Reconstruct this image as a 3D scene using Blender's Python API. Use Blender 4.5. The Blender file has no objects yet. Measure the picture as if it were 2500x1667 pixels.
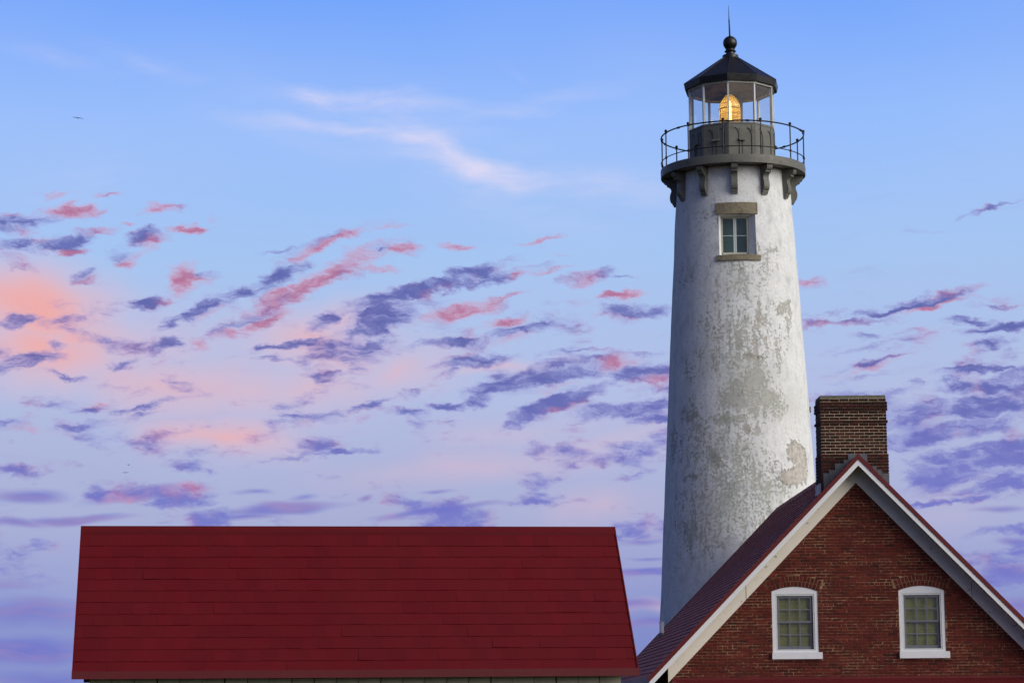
import bpy, bmesh, math, random
from mathutils import Vector, Matrix, noise as mnoise

random.seed(11)
scene = bpy.context.scene
COL = scene.collection
R = math.radians

# ------------------------------------------------------------------ camera
CAM_PITCH, CAM_ROLL = 0.151, 0.0082
cam_data = bpy.data.cameras.new("camera")
cam_data.sensor_width = 36.0
cam_data.lens = 84.96
cam_data.clip_start = 0.1
cam_data.clip_end = 20000.0
cam = bpy.data.objects.new("camera", cam_data)
cam.location = (0, 0, 2.7)
F = Vector((0, math.cos(CAM_PITCH), math.sin(CAM_PITCH)))
U0 = Vector((0, -math.sin(CAM_PITCH), math.cos(CAM_PITCH)))
R0 = Vector((1, 0, 0))
RX = R0 * math.cos(CAM_ROLL) - U0 * math.sin(CAM_ROLL)
UP = U0 * math.cos(CAM_ROLL) + R0 * math.sin(CAM_ROLL)
cam.rotation_euler = Matrix((RX, UP, -F)).transposed().to_euler()
COL.objects.link(cam)
scene.camera = cam

# ------------------------------------------------------------------ exposure
scene.view_settings.view_transform = 'Standard'
scene.view_settings.look = 'None'
scene.view_settings.exposure = 0.0
scene.view_settings.gamma = 1.0
scene.view_settings.use_curve_mapping = False
scene.render.film_transparent = False

# ------------------------------------------------------------------ sun: low, broad and soft (light after sunrise through thin cloud)
SUN_AZ, SUN_EL = R(58.0), R(23.0)        # azimuth from -Y towards +X
sun_dir = Vector((math.sin(SUN_AZ) * math.cos(SUN_EL), -math.cos(SUN_AZ) * math.cos(SUN_EL), math.sin(SUN_EL)))
sun_data = bpy.data.lights.new("sun", 'SUN')
sun_data.energy = 2.6
sun_data.angle = R(48.0)
sun_data.color = (1.0, 0.965, 0.90)
sun = bpy.data.objects.new("sun", sun_data)
sun.rotation_euler = sun_dir.to_track_quat('Z', 'Y').to_euler()
sun.location = (60, -40, 40)
COL.objects.link(sun)


def lin(r, g, b):
    def f(c):
        c /= 255.0
        return c / 12.92 if c <= 0.04045 else ((c + 0.055) / 1.055) ** 2.4
    return (f(r), f(g), f(b), 1.0)


# ------------------------------------------------------------------ sky
# clouds: (azimuth*10, elevation*10 in radians, half length, half height, tilt in degrees, density)
CLOUD_VIOLET = [
    (-2.027,1.989,0.122,0.040,5,1), (-1.857,1.903,0.145,0.032,12,0.95), (-2.051,1.891,0.105,0.036,0,0.6), (-2.014,1.804,0.094,0.044,-40,0.45), (-1.527,1.918,0.098,0.036,12,0.8),
    (-1.639,1.857,0.052,0.040,20,0.6), (-1.757,1.793,0.075,0.018,22,0.7), (-1.337,1.783,0.103,0.018,0,0.6), (-1.506,1.668,0.066,0.024,0,0.9), (-1.281,1.650,0.222,0.026,24,0.85),
    (-1.156,1.699,0.108,0.034,10,1), (-0.957,1.778,0.105,0.048,20,0.85), (-0.976,1.886,0.145,0.012,8,0.6), (-0.939,1.680,0.304,0.028,26,0.6), (-1.155,1.585,0.103,0.026,18,0.95),
    (-0.794,1.914,0.211,0.018,18,0.55), (-0.530,1.892,0.047,0.010,0,0.6), (-0.393,1.721,0.398,0.034,17,1), (-0.100,1.770,0.211,0.024,12,0.9), (-0.521,1.624,0.199,0.048,16,0.9),
    (-0.575,1.570,0.145,0.026,14,1), (-0.793,1.587,0.075,0.034,22,1), (-1.455,1.496,0.080,0.044,28,0.85), (-1.635,1.425,0.061,0.020,12,0.85), (-0.929,1.501,0.192,0.020,12,0.9),
    (-0.982,1.443,0.070,0.014,0,0.6), (-0.593,1.484,0.094,0.022,30,0.75), (-0.284,1.505,0.141,0.018,2,0.9), (0.026,1.550,0.206,0.028,15,0.8), (0.136,1.585,0.094,0.018,6,0.6),
    (-0.157,1.432,0.199,0.026,10,0.85), (-0.221,1.393,0.080,0.020,30,0.7), (0.133,1.358,0.293,0.048,12,1.1), (0.297,1.388,0.164,0.040,10,0.8), (0.519,1.634,0.145,0.034,4,0.95),
    (0.311,1.766,0.117,0.028,12,0.75), (0.551,1.370,0.145,0.038,2,0.9), (0.196,1.245,0.234,0.038,22,1), (0.476,1.224,0.234,0.044,10,0.9), (0.566,1.183,0.108,0.024,0,0.9),
    (-0.131,1.270,0.075,0.024,12,0.95), (-0.276,1.240,0.075,0.018,2,0.9), (-0.430,1.214,0.084,0.018,0,0.8), (-0.801,1.367,0.070,0.018,0,0.7), (-0.611,1.250,0.098,0.016,15,0.65),
    (-0.882,1.192,0.164,0.016,0,0.6), (-0.792,1.205,0.094,0.018,10,0.65), (-1.490,1.237,0.211,0.018,10,0.6), (-1.729,1.234,0.117,0.020,10,0.7), (-1.789,1.162,0.141,0.020,6,0.7),
    (-1.525,1.192,0.094,0.016,8,0.5), (-2.070,1.573,0.105,0.024,8,0.95), (-2.066,1.393,0.112,0.028,16,0.95), (-2.005,1.433,0.141,0.024,0,0.6), (-1.901,1.479,0.033,0.024,0,0.5),
    (-1.872,1.365,0.082,0.010,-8,0.6), (-0.791,1.044,0.215,0.014,8,0.65), (-2.052,1.159,0.070,0.016,0,0.5), (-1.582,1.408,0.033,0.014,0,0.3), (0.485,1.764,0.056,0.010,0,0.45),
    (0.141,1.210,0.141,0.016,10,0.4), (1.691,1.642,0.281,0.020,10,0.95), (1.638,1.653,0.141,0.018,8,0.6), (1.350,1.564,0.269,0.018,3,0.75), (1.491,1.507,0.061,0.016,0,0.7),
    (1.471,1.454,0.117,0.014,12,0.5), (1.505,1.390,0.187,0.018,12,0.6), (1.891,1.550,0.122,0.016,-6,0.85), (2.022,1.515,0.164,0.018,6,0.85), (1.985,1.463,0.094,0.020,4,0.8),
    (1.910,1.347,0.176,0.018,4,0.95), (2.057,1.310,0.145,0.044,14,1.05), (1.820,1.280,0.098,0.032,0,0.8), (1.554,1.264,0.094,0.016,5,0.7), (1.622,1.174,0.222,0.052,3,0.8),
    (1.940,1.194,0.197,0.044,2,1.05), (1.849,1.105,0.281,0.040,10,1), (1.916,1.024,0.258,0.030,6,0.85), (1.626,1.289,0.094,0.012,4,0.5), (2.018,0.977,0.164,0.032,4,0.8),
    (1.998,0.889,0.187,0.050,6,0.8), (1.824,0.911,0.141,0.020,4,0.45), (1.821,0.820,0.234,0.018,4,0.7), (2.007,0.687,0.141,0.024,0,0.6), (1.970,1.989,0.164,0.012,9,0.5),
    (1.737,1.934,0.103,0.012,4,0.3), (1.394,1.242,0.164,0.028,0,0.5), (1.450,1.330,0.164,0.016,8,0.5), (1.315,1.601,0.117,0.020,6,0.45), (1.584,1.077,0.211,0.044,0,0.5),
    (2.035,0.520,0.141,0.050,0,0.7), (2.007,1.595,0.059,0.010,0,0.5), (1.584,1.628,0.094,0.012,0,0.4), (0.553,1.453,0.141,0.012,0,0.4), (0.280,1.464,0.117,0.010,2,0.55),
]
CLOUD_ROSE = [
    (-2.018,2.019,0.122,0.018,3,0.7), (-1.850,2.031,0.136,0.028,2,1.1), (-1.896,2.093,0.070,0.012,0,0.7), (-1.700,2.095,0.089,0.012,0,0.6), (-1.470,2.040,0.094,0.020,5,1),
    (-1.357,1.963,0.080,0.020,8,1), (-1.249,2.016,0.033,0.016,0,0.6), (-1.240,1.984,0.056,0.016,20,0.4), (-1.813,1.929,0.129,0.028,8,0.9), (-1.856,1.865,0.080,0.020,0,1),
    (-1.509,1.901,0.098,0.036,16,0.9), (-1.606,1.831,0.052,0.028,26,0.7), (-1.765,1.771,0.080,0.016,20,0.6), (-2.017,1.962,0.070,0.032,0,0.7), (-2.023,1.812,0.105,0.044,-40,0.6),
    (-1.387,1.755,0.070,0.069,60,1), (-1.337,1.765,0.080,0.028,0,0.8), (-1.470,1.670,0.094,0.022,4,0.8), (-1.281,1.619,0.164,0.018,26,0.5), (-0.758,1.911,0.230,0.026,20,1),
    (-0.839,1.743,0.386,0.044,25,1.1), (-1.065,1.598,0.141,0.028,26,0.9), (-0.703,1.807,0.187,0.032,14,0.9), (-0.575,1.807,0.094,0.014,0,0.7), (-0.493,1.991,0.070,0.012,10,0.7),
    (-0.447,1.888,0.080,0.024,0,1.2), (-0.228,1.902,0.070,0.016,0,0.8), (0.130,1.925,0.103,0.012,8,0.75), (0.185,1.885,0.094,0.014,-20,0.4), (0.028,1.795,0.080,0.020,10,1),
    (-0.320,1.735,0.351,0.032,16,0.5), (-0.229,1.641,0.176,0.038,10,1), (-0.064,1.680,0.141,0.016,14,0.6), (-0.019,1.593,0.141,0.022,8,0.9), (0.026,1.526,0.164,0.024,14,0.6),
    (0.311,1.763,0.103,0.032,14,0.9), (0.156,1.801,0.094,0.014,6,0.5), (0.484,1.695,0.126,0.018,0,0.95), (0.482,1.616,0.117,0.024,4,0.6), (0.407,1.409,0.098,0.028,12,0.9),
    (0.587,1.355,0.103,0.028,2,0.8), (0.242,1.321,0.141,0.024,10,0.6), (0.223,1.234,0.187,0.028,20,0.6), (-1.315,1.497,0.047,0.040,-40,0.7), (-1.694,1.252,0.084,0.024,10,0.8),
    (-0.801,1.372,0.070,0.018,0,0.5), (-1.999,1.142,0.070,0.012,0,0.4), (-1.627,1.977,0.047,0.010,0,0.6), (-0.885,1.869,0.141,0.010,10,0.4), (1.816,1.670,0.141,0.016,8,0.8),
    (1.708,1.624,0.187,0.016,8,0.7), (1.349,1.561,0.269,0.016,3,0.8), (1.469,1.365,0.187,0.024,14,0.6), (1.875,1.104,0.141,0.028,8,0.8), (1.228,1.720,0.094,0.024,4,0.6),
    (1.887,1.201,0.117,0.016,0,0.3), (-1.521,0.876,0.211,0.020,8,0.5), (-1.317,0.900,0.094,0.032,0,0.6), (1.314,1.574,0.094,0.024,0,0.5),
]
CLOUD_STRATUS = [
    (-1.520,0.872,0.297,0.036,9,0.7), (-1.958,0.852,0.234,0.040,3,0.7), (-1.782,0.773,0.360,0.025,4,0.7), (-2.025,0.754,0.216,0.025,0,0.6), (-0.969,0.816,0.342,0.043,6,0.8),
    (-1.112,0.784,0.270,0.025,2,0.6), (-0.305,0.814,0.378,0.025,7,0.8), (-1.077,0.888,0.126,0.020,0,0.5), (-0.296,0.897,0.119,0.016,5,0.5), (-0.602,0.877,0.047,0.022,20,0.5),
    (-0.862,0.874,0.108,0.025,10,0.5), (-1.983,0.413,0.396,0.108,0,0.55), (-2.014,0.274,0.360,0.083,2,0.8), (-1.909,0.160,0.432,0.072,0,0.5), (-2.054,0.518,0.216,0.054,0,0.3),
    (0.540,0.667,0.144,0.022,5,0.5), (0.573,0.542,0.198,0.025,5,0.9), (0.556,0.596,0.108,0.014,4,0.5), (0.482,0.401,0.162,0.029,0,0.6), (0.570,0.329,0.162,0.025,3,0.6),
    (0.514,0.188,0.180,0.036,0,0.4), (2.019,0.538,0.162,0.040,0,0.7), (2.040,0.642,0.126,0.025,0,0.6), (1.736,0.878,0.216,0.025,4,0.4), (1.656,1.119,0.216,0.090,0,0.45),
    (1.993,0.766,0.198,0.022,0,0.5), (2.049,0.415,0.144,0.054,0,0.5), (1.377,1.269,0.162,0.072,0,0.35),
]
GLOW_PEACH = [
    (-1.993,1.645,0.306,0.162,0,1), (-2.041,1.468,0.270,0.126,0,0.8), (-1.814,1.508,0.252,0.144,0,0.7), (-1.865,1.418,0.306,0.126,10,0.7), (-2.083,1.749,0.216,0.108,0,0.4),
    (-1.439,1.353,0.595,0.126,-5,0.55), (-0.829,1.483,0.378,0.108,-3,0.6), (-0.702,1.555,0.216,0.072,10,0.5), (-0.937,1.339,0.595,0.099,5,0.5), (-1.222,1.141,0.234,0.081,-12,0.65),
    (-0.430,1.385,0.306,0.081,4,0.5), (0.043,1.400,0.216,0.022,4,0.5), (-0.105,1.014,0.595,0.065,4,0.38), (0.312,1.100,0.342,0.054,12,0.34), (0.335,0.822,0.198,0.090,0,0.38),
    (0.040,1.139,0.360,0.072,8,0.3), (-1.583,1.512,0.468,0.144,0,0.42), (0.588,0.364,0.108,0.025,0,0.5), (1.678,0.738,0.270,0.108,0,0.2), (-1.114,1.052,0.288,0.072,0,0.28),
]
CIRRUS = [
    (-0.833,2.500,0.091,0.032,-6,0.8), (-0.594,2.484,0.258,0.030,-3,0.7), (-0.446,2.513,0.178,0.024,8,0.45), (-0.870,2.400,0.218,0.030,-2,0.6), (-0.631,2.384,0.218,0.024,-6,0.8),
    (-0.447,2.342,0.178,0.032,-20,0.8), (-0.300,2.274,0.159,0.038,-32,0.9), (-0.134,2.211,0.218,0.038,-12,1), (0.050,2.192,0.119,0.027,-8,0.6), (0.362,2.139,0.277,0.070,-4,0.5),
    (0.233,2.127,0.396,0.108,-6,0.25), (0.015,2.459,0.238,0.030,12,0.45), (-0.170,2.327,0.198,0.038,-12,0.3), (-1.547,2.633,0.159,0.027,-20,0.4), (-1.890,2.656,0.159,0.024,-10,0.35),
    (-1.365,2.564,0.119,0.022,0,0.25), (-0.869,2.343,0.357,0.054,-14,0.3), (-1.719,2.166,0.218,0.070,14,0.28), (-0.318,2.381,0.595,0.162,-8,0.22), (0.054,2.585,0.059,0.016,-30,0.25),
    (-1.378,2.227,0.476,0.162,10,0.15), (-0.318,2.238,0.468,0.081,-22,0.45), (0.289,2.153,0.306,0.072,-6,0.4), (-0.502,2.381,0.468,0.072,-8,0.35),
]

# stains on the tower: (arc metres, height, half width, half height, tilt, strength)
PLASTER_STAIN = [
    (-0.183,8.493,1.667,1.989,0,0.66), (-0.005,12.540,1.654,1.755,0,0.58), (-0.913,9.993,1.165,1.521,0,0.58), (0.045,14.516,1.650,1.404,0,0.5), (0.719,8.608,0.956,1.053,0,0.6),
    (-1.120,7.454,1.050,1.287,0,0.6), (0.397,11.382,0.817,0.702,0,1), (-0.038,11.034,0.631,0.585,0,1), (0.711,10.919,0.794,0.585,0,0.95), (-0.258,10.432,0.886,0.257,0,1),
    (-1.297,10.571,0.690,0.257,0,0.75), (0.420,12.019,0.780,0.292,0,0.95), (0.621,13.235,0.288,0.526,0,0.9), (0.701,12.656,0.179,0.468,0,0.8), (-0.333,12.946,0.455,0.351,0,0.7),
    (-0.008,12.424,0.329,0.468,0,0.55), (1.422,13.640,0.487,0.304,0,1), (1.631,13.177,0.182,0.702,0,0.7), (0.258,13.872,0.524,0.351,0,0.55), (-0.682,13.235,0.243,0.468,0,0.5),
    (-1.203,8.977,0.756,0.129,12,1), (-0.633,9.301,0.319,0.702,0,0.9), (-0.060,9.935,0.305,0.468,0,0.7), (0.302,10.108,0.187,0.257,0,0.8), (-1.129,8.147,0.835,0.702,0,0.5),
    (-0.488,7.108,0.780,0.468,0,0.5), (0.476,7.569,0.591,0.585,0,0.4), (1.180,12.540,0.473,0.936,0,0.4), (-1.384,14.516,0.984,0.468,0,0.35), (1.090,15.101,0.439,0.187,0,0.7),
    (-0.673,16.038,0.670,0.702,0,0.35), (-1.930,9.762,0.635,0.702,0,0.5), (-1.323,11.845,0.581,0.702,0,0.35),
]
PLASTER_DAMP = [
    (0.289,11.382,1.184,1.053,0,0.9), (-0.067,9.531,1.207,0.585,0,0.6), (0.820,10.803,1.162,0.702,0,0.7), (-0.483,8.031,1.198,1.053,0,0.6), (0.055,14.867,1.194,0.585,0,0.3),
    (1.483,10.919,0.925,1.170,0,0.5), (-0.082,14.164,0.699,0.585,0,0.5), (-0.684,12.077,0.702,1.053,0,0.4), (0.709,8.377,1.264,0.819,0,0.45), (-1.256,16.730,0.977,0.702,0,0.4),
    (0.343,16.730,1.143,0.351,0,0.3),
]
PLASTER_PEEL = [
    (1.591,9.554,0.412,0.351,0,0.8), (1.721,9.208,0.345,0.562,0,0.9), (1.316,8.839,0.423,0.257,0,0.7), (0.200,10.155,0.103,0.176,0,0.7), (-0.420,9.912,0.104,0.082,20,0.7),
    (-0.508,9.231,0.114,0.199,0,0.6), (0.448,12.158,0.315,0.070,-8,0.6), (0.948,9.243,0.058,0.070,0,0.6), (0.155,9.554,0.091,0.070,0,0.6), (0.091,11.150,0.063,0.059,0,0.7),
    (-0.172,11.208,0.074,0.059,0,0.6),
]



class NT:
    """small helper round a node tree"""
    def __init__(self, tree):
        self.t, self.n, self.l = tree, tree.nodes, tree.links

    def new(self, kind, **kw):
        nd = self.n.new(kind)
        for k, v in kw.items():
            setattr(nd, k, v)
        return nd

    def put(self, sock, v):
        if isinstance(v, bpy.types.NodeSocket):
            self.l.new(v, sock)
        else:
            sock.default_value = v

    def math(self, op, a, b=None, c=None, clamp=False):
        nd = self.new('ShaderNodeMath', operation=op, use_clamp=clamp)
        self.put(nd.inputs[0], a)
        if b is not None:
            self.put(nd.inputs[1], b)
        if c is not None:
            self.put(nd.inputs[2], c)
        return nd.outputs[0]

    def vec(self, op, a, b=None, c=None, scale=None):
        nd = self.new('ShaderNodeVectorMath', operation=op)
        self.put(nd.inputs[0], a)
        if c is not None:
            self.put(nd.inputs[2], c)
        if b is not None:
            self.put(nd.inputs[1], b)
        if scale is not None:
            self.put(nd.inputs[3], scale)
        return nd.outputs['Value'] if op in ('LENGTH', 'DOT_PRODUCT') else nd.outputs[0]

    def noise(self, v, scale, detail=4.0, rough=0.55, dist=0.0, color=False):
        nd = self.new('ShaderNodeTexNoise')
        self.put(nd.inputs['Vector'], v)
        nd.inputs['Scale'].default_value = scale
        nd.inputs['Detail'].default_value = detail
        nd.inputs['Roughness'].default_value = rough
        nd.inputs['Distortion'].default_value = dist
        return nd.outputs['Color' if color else 'Fac']

    def smooth(self, x, a, b, to0=0.0, to1=1.0, kind='SMOOTHSTEP'):
        nd = self.new('ShaderNodeMapRange', interpolation_type=kind)
        self.put(nd.inputs[0], x)
        nd.inputs[1].default_value = a
        nd.inputs[2].default_value = b
        nd.inputs[3].default_value = to0
        nd.inputs[4].default_value = to1
        return nd.outputs[0]

    def mix(self, fac, a, b, blend='MIX'):
        nd = self.new('ShaderNodeMix', data_type='RGBA', blend_type=blend)
        self.put(nd.inputs[0], fac)
        self.put(nd.inputs[6], a)
        self.put(nd.inputs[7], b)
        return nd.outputs[2]

    def ramp(self, fac, stops, interp='LINEAR'):
        nd = self.new('ShaderNodeValToRGB')
        cr = nd.color_ramp
        cr.interpolation = interp
        while len(cr.elements) < len(stops):
            cr.elements.new(0.5)
        for e, (p, c) in zip(cr.elements, stops):
            e.position = p
            e.color = c
        self.put(nd.inputs[0], fac)
        return nd.outputs[0]

    def mapping(self, v, loc=(0, 0, 0), rot=(0, 0, 0), scale=(1, 1, 1), kind='POINT'):
        nd = self.new('ShaderNodeMapping', vector_type=kind)
        self.put(nd.inputs[0], v)
        nd.inputs[1].default_value = loc
        nd.inputs[2].default_value = rot
        nd.inputs[3].default_value = scale
        return nd.outputs[0]

    def blobs(self, v, lst, reach=1.0):
        """highest of a set of soft ellipses"""
        acc = None
        for (x, y, a, b, g, k) in lst:
            # each lookup hangs on the one before it, so that the renderer works through them in turn
            src = v if acc is None else self.vec('MULTIPLY_ADD', acc, (1e-7, 1e-7, 1e-7), v)
            m = self.mapping(src, (x, y, 0), (0, 0, R(g)), (a, b, 1.0), 'TEXTURE')
            d = self.math('MULTIPLY_ADD', self.vec('LENGTH', m), -k / reach, k)
            acc = d if acc is None else self.math('MAXIMUM', acc, d)
        return self.math('MAXIMUM', acc, 0.0)


def build_sky():
    w = bpy.data.worlds.new("World")
    scene.world = w
    w.use_nodes = True
    w.cycles.sampling_method = 'MANUAL'
    w.cycles.sample_map_resolution = 512
    t = NT(w.node_tree)
    for nd in list(t.n):
        t.n.remove(nd)
    out = t.new('ShaderNodeOutputWorld')
    d = t.new('ShaderNodeTexCoord').outputs['Generated']
    sep = t.new('ShaderNodeSeparateXYZ')
    t.put(sep.inputs[0], d)
    x, y, z = sep.outputs
    az = t.math('ARCTAN2', x, y)
    el = t.math('ARCSINE', z)
    comb = t.new('ShaderNodeCombineXYZ')
    A10, E10 = t.math('MULTIPLY', az, 10.0), t.math('MULTIPLY', el, 10.0)
    t.put(comb.inputs[0], A10)
    t.put(comb.inputs[1], E10)
    P = comb.outputs[0]
    # clear-sky gradient
    e01 = t.math('DIVIDE', el, 1.6, clamp=True)
    stops = [(0.0, (120, 130, 194)), (0.020, (130, 140, 200)), (0.048, (168, 173, 211)), (0.082, (178, 190, 227)), (0.115, (165, 197, 241)),
             (0.150, (150, 189, 252)), (0.187, (112, 162, 251)), (0.27, (66, 104, 196)), (0.45, (30, 52, 120)), (1.0, (15, 27, 70))]
    base = t.ramp(e01, [(p, lin(*c)) for p, c in stops])
    # the Nishita sky takes over towards the zenith
    nish = t.new('ShaderNodeTexSky', sky_type='NISHITA')
    nish.sun_disc = False
    nish.sun_elevation = SUN_EL
    nish.sun_rotation = math.atan2(sun_dir.x, sun_dir.y)
    nsc = t.vec('SCALE', nish.outputs[0], scale=0.05)
    base = t.mix(t.smooth(el, 0.45, 1.2, 0.0, 0.5), base, nsc)
    # the sky dims round to the side away from the sun
    side = t.vec('DOT_PRODUCT', d, (-0.93, -0.36, 0.0))
    base = t.mix(t.smooth(side, 0.05, 0.8, 0.0, 0.72), base, lin(58, 66, 118))
    # slow tonal drift
    drift = t.noise(t.mapping(P, scale=(0.6, 1.2, 1)), 0.9, 2, 0.5)
    base = t.mix(t.smooth(drift, 0.35, 0.75, 0.0, 0.18), base, lin(186, 204, 244))
    # broad warm glow round the sun, behind the camera to the right
    dsun = t.vec('DOT_PRODUCT', d, tuple(sun_dir))
    base = t.mix(t.smooth(dsun, 0.42, 1.0, 0.0, 0.9), base, (1.1, 0.95, 0.82, 1))
    # warp the lookup so that the ellipses turn ragged
    w1 = t.noise(t.mapping(P, scale=(0.8, 1.6, 1)), 3.2, 5, 0.6, color=True)
    w2 = t.noise(t.mapping(P, (3, 7, 0), scale=(1, 1.8, 1)), 13.0, 3, 0.6, color=True)
    off = t.vec('ADD', t.vec('MULTIPLY', t.vec('SUBTRACT', w1, (.5, .5, .5)), (0.26, 0.12, 0)),
                t.vec('MULTIPLY', t.vec('SUBTRACT', w2, (.5, .5, .5)), (0.09, 0.06, 0)))
    Q = t.vec('ADD', P, off)
    w3 = t.noise(t.mapping(P, (9, 2, 0)), 1.3, 3, 0.55, color=True)
    QS = t.vec('ADD', P, t.vec('MULTIPLY', t.vec('SUBTRACT', w3, (.5, .5, .5)), (0.30, 0.16, 0)))
    QP = t.vec('ADD', P, t.vec('MULTIPLY', t.vec('SUBTRACT', w3, (.5, .5, .5)), (0.8, 0.34, 0)))
    QC = t.vec('ADD', QS, t.vec('SCALE', off, scale=0.5))
    # structure shared by the clouds
    st = t.noise(t.mapping(QS, rot=(0, 0, R(14)), scale=(0.9, 4.5, 1)), 2.6, 5, 0.6)
    n1 = t.noise(t.mapping(Q, rot=(0, 0, R(-14)), scale=(0.8, 2.4, 1)), 6.5, 7, 0.64)
    n2 = t.noise(t.mapping(P, (5, 1, 0), rot=(0, 0, R(-12)), scale=(1, 2.3, 1)), 2.3, 4, 0.55)
    n2r = t.noise(t.mapping(P, (2, 8, 0), rot=(0, 0, R(35)), scale=(1.6, 1.0, 1)), 4.0, 3, 0.5)
    ns = t.noise(t.mapping(QS, rot=(0, 0, R(-8)), scale=(0.6, 3.2, 1)), 3.4, 6, 0.6)
    band = t.math('MULTIPLY', t.smooth(el, 0.03, 0.07), t.smooth(el, 0.135, 0.19, 1.0, 0.0))
    scr = t.math('MULTIPLY', t.math('MULTIPLY', t.smooth(n2, 0.45, 0.70), 0.70), band)
    low = t.smooth(el, 0.07, 0.15)

    feeds = (('col', 'NodeSocketColor', base), ('QS', 'NodeSocketVector', QS), ('QC', 'NodeSocketVector', QC), ('QP', 'NodeSocketVector', QP), ('Q', 'NodeSocketVector', Q),
             ('st', 'NodeSocketFloat', st), ('n1', 'NodeSocketFloat', n1), ('ns', 'NodeSocketFloat', ns), ('n2', 'NodeSocketFloat', n2r), ('scr', 'NodeSocketFloat', scr), ('low', 'NodeSocketFloat', low))
    world = t

    def shade(box):
        """one patch of sky as a node group; only the clouds that reach into its box are worked out"""
        grp = bpy.data.node_groups.new('sky_patch', 'ShaderNodeTree')
        for nm, kind, _ in feeds:
            grp.interface.new_socket(nm, in_out='INPUT', socket_type=kind)
        grp.interface.new_socket('sky', in_out='OUTPUT', socket_type='NodeSocketShader')
        t = NT(grp)
        gi, go = t.new('NodeGroupInput'), t.new('NodeGroupOutput')
        col, QS, QC, QP, Q, st, n1, ns, n2, scr, low = [gi.outputs[nm] for nm, _, _ in feeds]

        def near(lst, mx, my):
            if box is None:
                return []
            o = []
            for b in lst:
                r = max(b[2], b[3]) * 1.35
                rx = 1.7 * math.hypot(b[2] * math.cos(R(b[4])), b[3] * math.sin(R(b[4]))) + mx
                ry = 1.7 * math.hypot(b[2] * math.sin(R(b[4])), b[3] * math.cos(R(b[4]))) + my
                if b[0] + rx > box[0] and b[0] - rx < box[1] and b[1] + ry > box[2] and b[1] - ry < box[3]:
                    o.append(b)
            return o
        g, c_, s_ = near(GLOW_PEACH, .75, .35), near(CIRRUS, .55, .28), near(CLOUD_STRATUS, .15, .08)
        v_, r_ = near(CLOUD_VIOLET, .18, .09), near(CLOUD_ROSE, .18, .09)
        if g:
            gp = t.blobs(QP, g, 2.0)
            gcol = t.mix(t.smooth(gp, 0.30, 0.95), lin(220, 188, 206), lin(242, 172, 166))
            col = t.mix(t.smooth(gp, 0.02, 0.72, 0.0, 0.94), col, gcol)
        if c_:
            ci = t.math('MULTIPLY', t.blobs(QC, c_, 2.8), t.smooth(st, 0.15, 0.80, 0.35, 1.1))
            col = t.mix(t.smooth(ci, 0.0, 1.1, 0.0, 0.85), col, lin(230, 222, 243))
        if s_:
            ds = t.blobs(QS, s_)
            ds = t.math('ADD', ds, t.math('MULTIPLY', t.math('SUBTRACT', ns, 0.52), 0.8))
            scol = t.mix(t.smooth(ns, 0.4, 0.65), lin(108, 116, 202), lin(146, 130, 192))
            col = t.mix(t.smooth(ds, 0.02, 0.6, 0.0, 0.85), col, scol)
        dv = scr
        if v_:
            dv = t.math('MAXIMUM', t.math('MULTIPLY', t.blobs(Q, v_, 1.5), 1.65), scr)
        dr = t.math('MULTIPLY', t.blobs(Q, r_, 1.45), 1.4) if r_ else None
        dm = t.math('MULTIPLY_ADD', scr, 0.5, t.math('MAXIMUM', dv, dr) if r_ else dv)
        body = t.math('ADD', t.math('MULTIPLY', t.math('MINIMUM', dm, 1.05), 0.80), t.math('MULTIPLY', t.math('SUBTRACT', n1, 0.50), 2.7))
        mask = t.math('MULTIPLY', t.smooth(body, 0.04, 0.98), t.smooth(dm, 0.0, 0.38))
        deep = t.smooth(body, 0.35, 1.2)
        vcol = t.mix(deep, lin(142, 142, 206), lin(84, 90, 166))
        vcol = t.mix(low, lin(114, 118, 200), vcol)
        if r_:
            rose = t.smooth(t.math('ADD', t.math('SUBTRACT', dr, dv), t.math('MULTIPLY', t.math('SUBTRACT', n2, 0.5), 2.2)), -0.7, 0.75)
            rcol = t.mix(deep, lin(208, 156, 188), lin(178, 102, 140))
            vcol = t.mix(rose, vcol, rcol)
        col = t.mix(t.math('MULTIPLY', mask, 0.9), col, vcol)
        bg = t.new('ShaderNodeBackground')
        t.put(bg.inputs[0], col)
        bg.inputs[1].default_value = 1.0
        t.l.new(bg.outputs[0], go.inputs[0])
        inst = world.new('ShaderNodeGroup')
        inst.node_tree = grp
        for nm, _, sock in feeds:
            world.l.new(sock, inst.inputs[nm])
        return inst.outputs[0]

    def choose(f, a, b):
        mx = t.new('ShaderNodeMixShader')
        t.put(mx.inputs[0], f)
        t.l.new(a, mx.inputs[1])
        t.l.new(b, mx.inputs[2])
        return mx.outputs[0]

    def split(x0, x1, y0, y1, nx, ny):
        """halve the sky again and again, so that each look-up meets few clouds"""
        if nx == 0 and ny == 0:
            return shade((x0, x1, y0, y1))
        if nx >= ny:
            m = (x0 + x1) / 2
            return choose(t.math('GREATER_THAN', A10, m), split(x0, m, y0, y1, nx - 1, ny), split(m, x1, y0, y1, nx - 1, ny))
        m = (y0 + y1) / 2
        return choose(t.math('GREATER_THAN', E10, m), split(x0, x1, y0, m, nx, ny - 1), split(x0, x1, m, y1, nx, ny - 1))
    X0, X1, Y0, Y1 = -3.2, 3.2, -0.4, 3.2
    inside = t.math('MULTIPLY', t.math('COMPARE', A10, 0.0, 3.2), t.math('COMPARE', E10, 1.4, 1.8))
    t.l.new(choose(inside, shade(None), split(X0, X1, Y0, Y1, 3, 2)), out.inputs[0])


build_sky()


# ------------------------------------------------------------------ materials
def material(name):
    m = bpy.data.materials.new(name)
    m.use_nodes = True
    t = NT(m.node_tree)
    return m, t, t.n['Principled BSDF']


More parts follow.
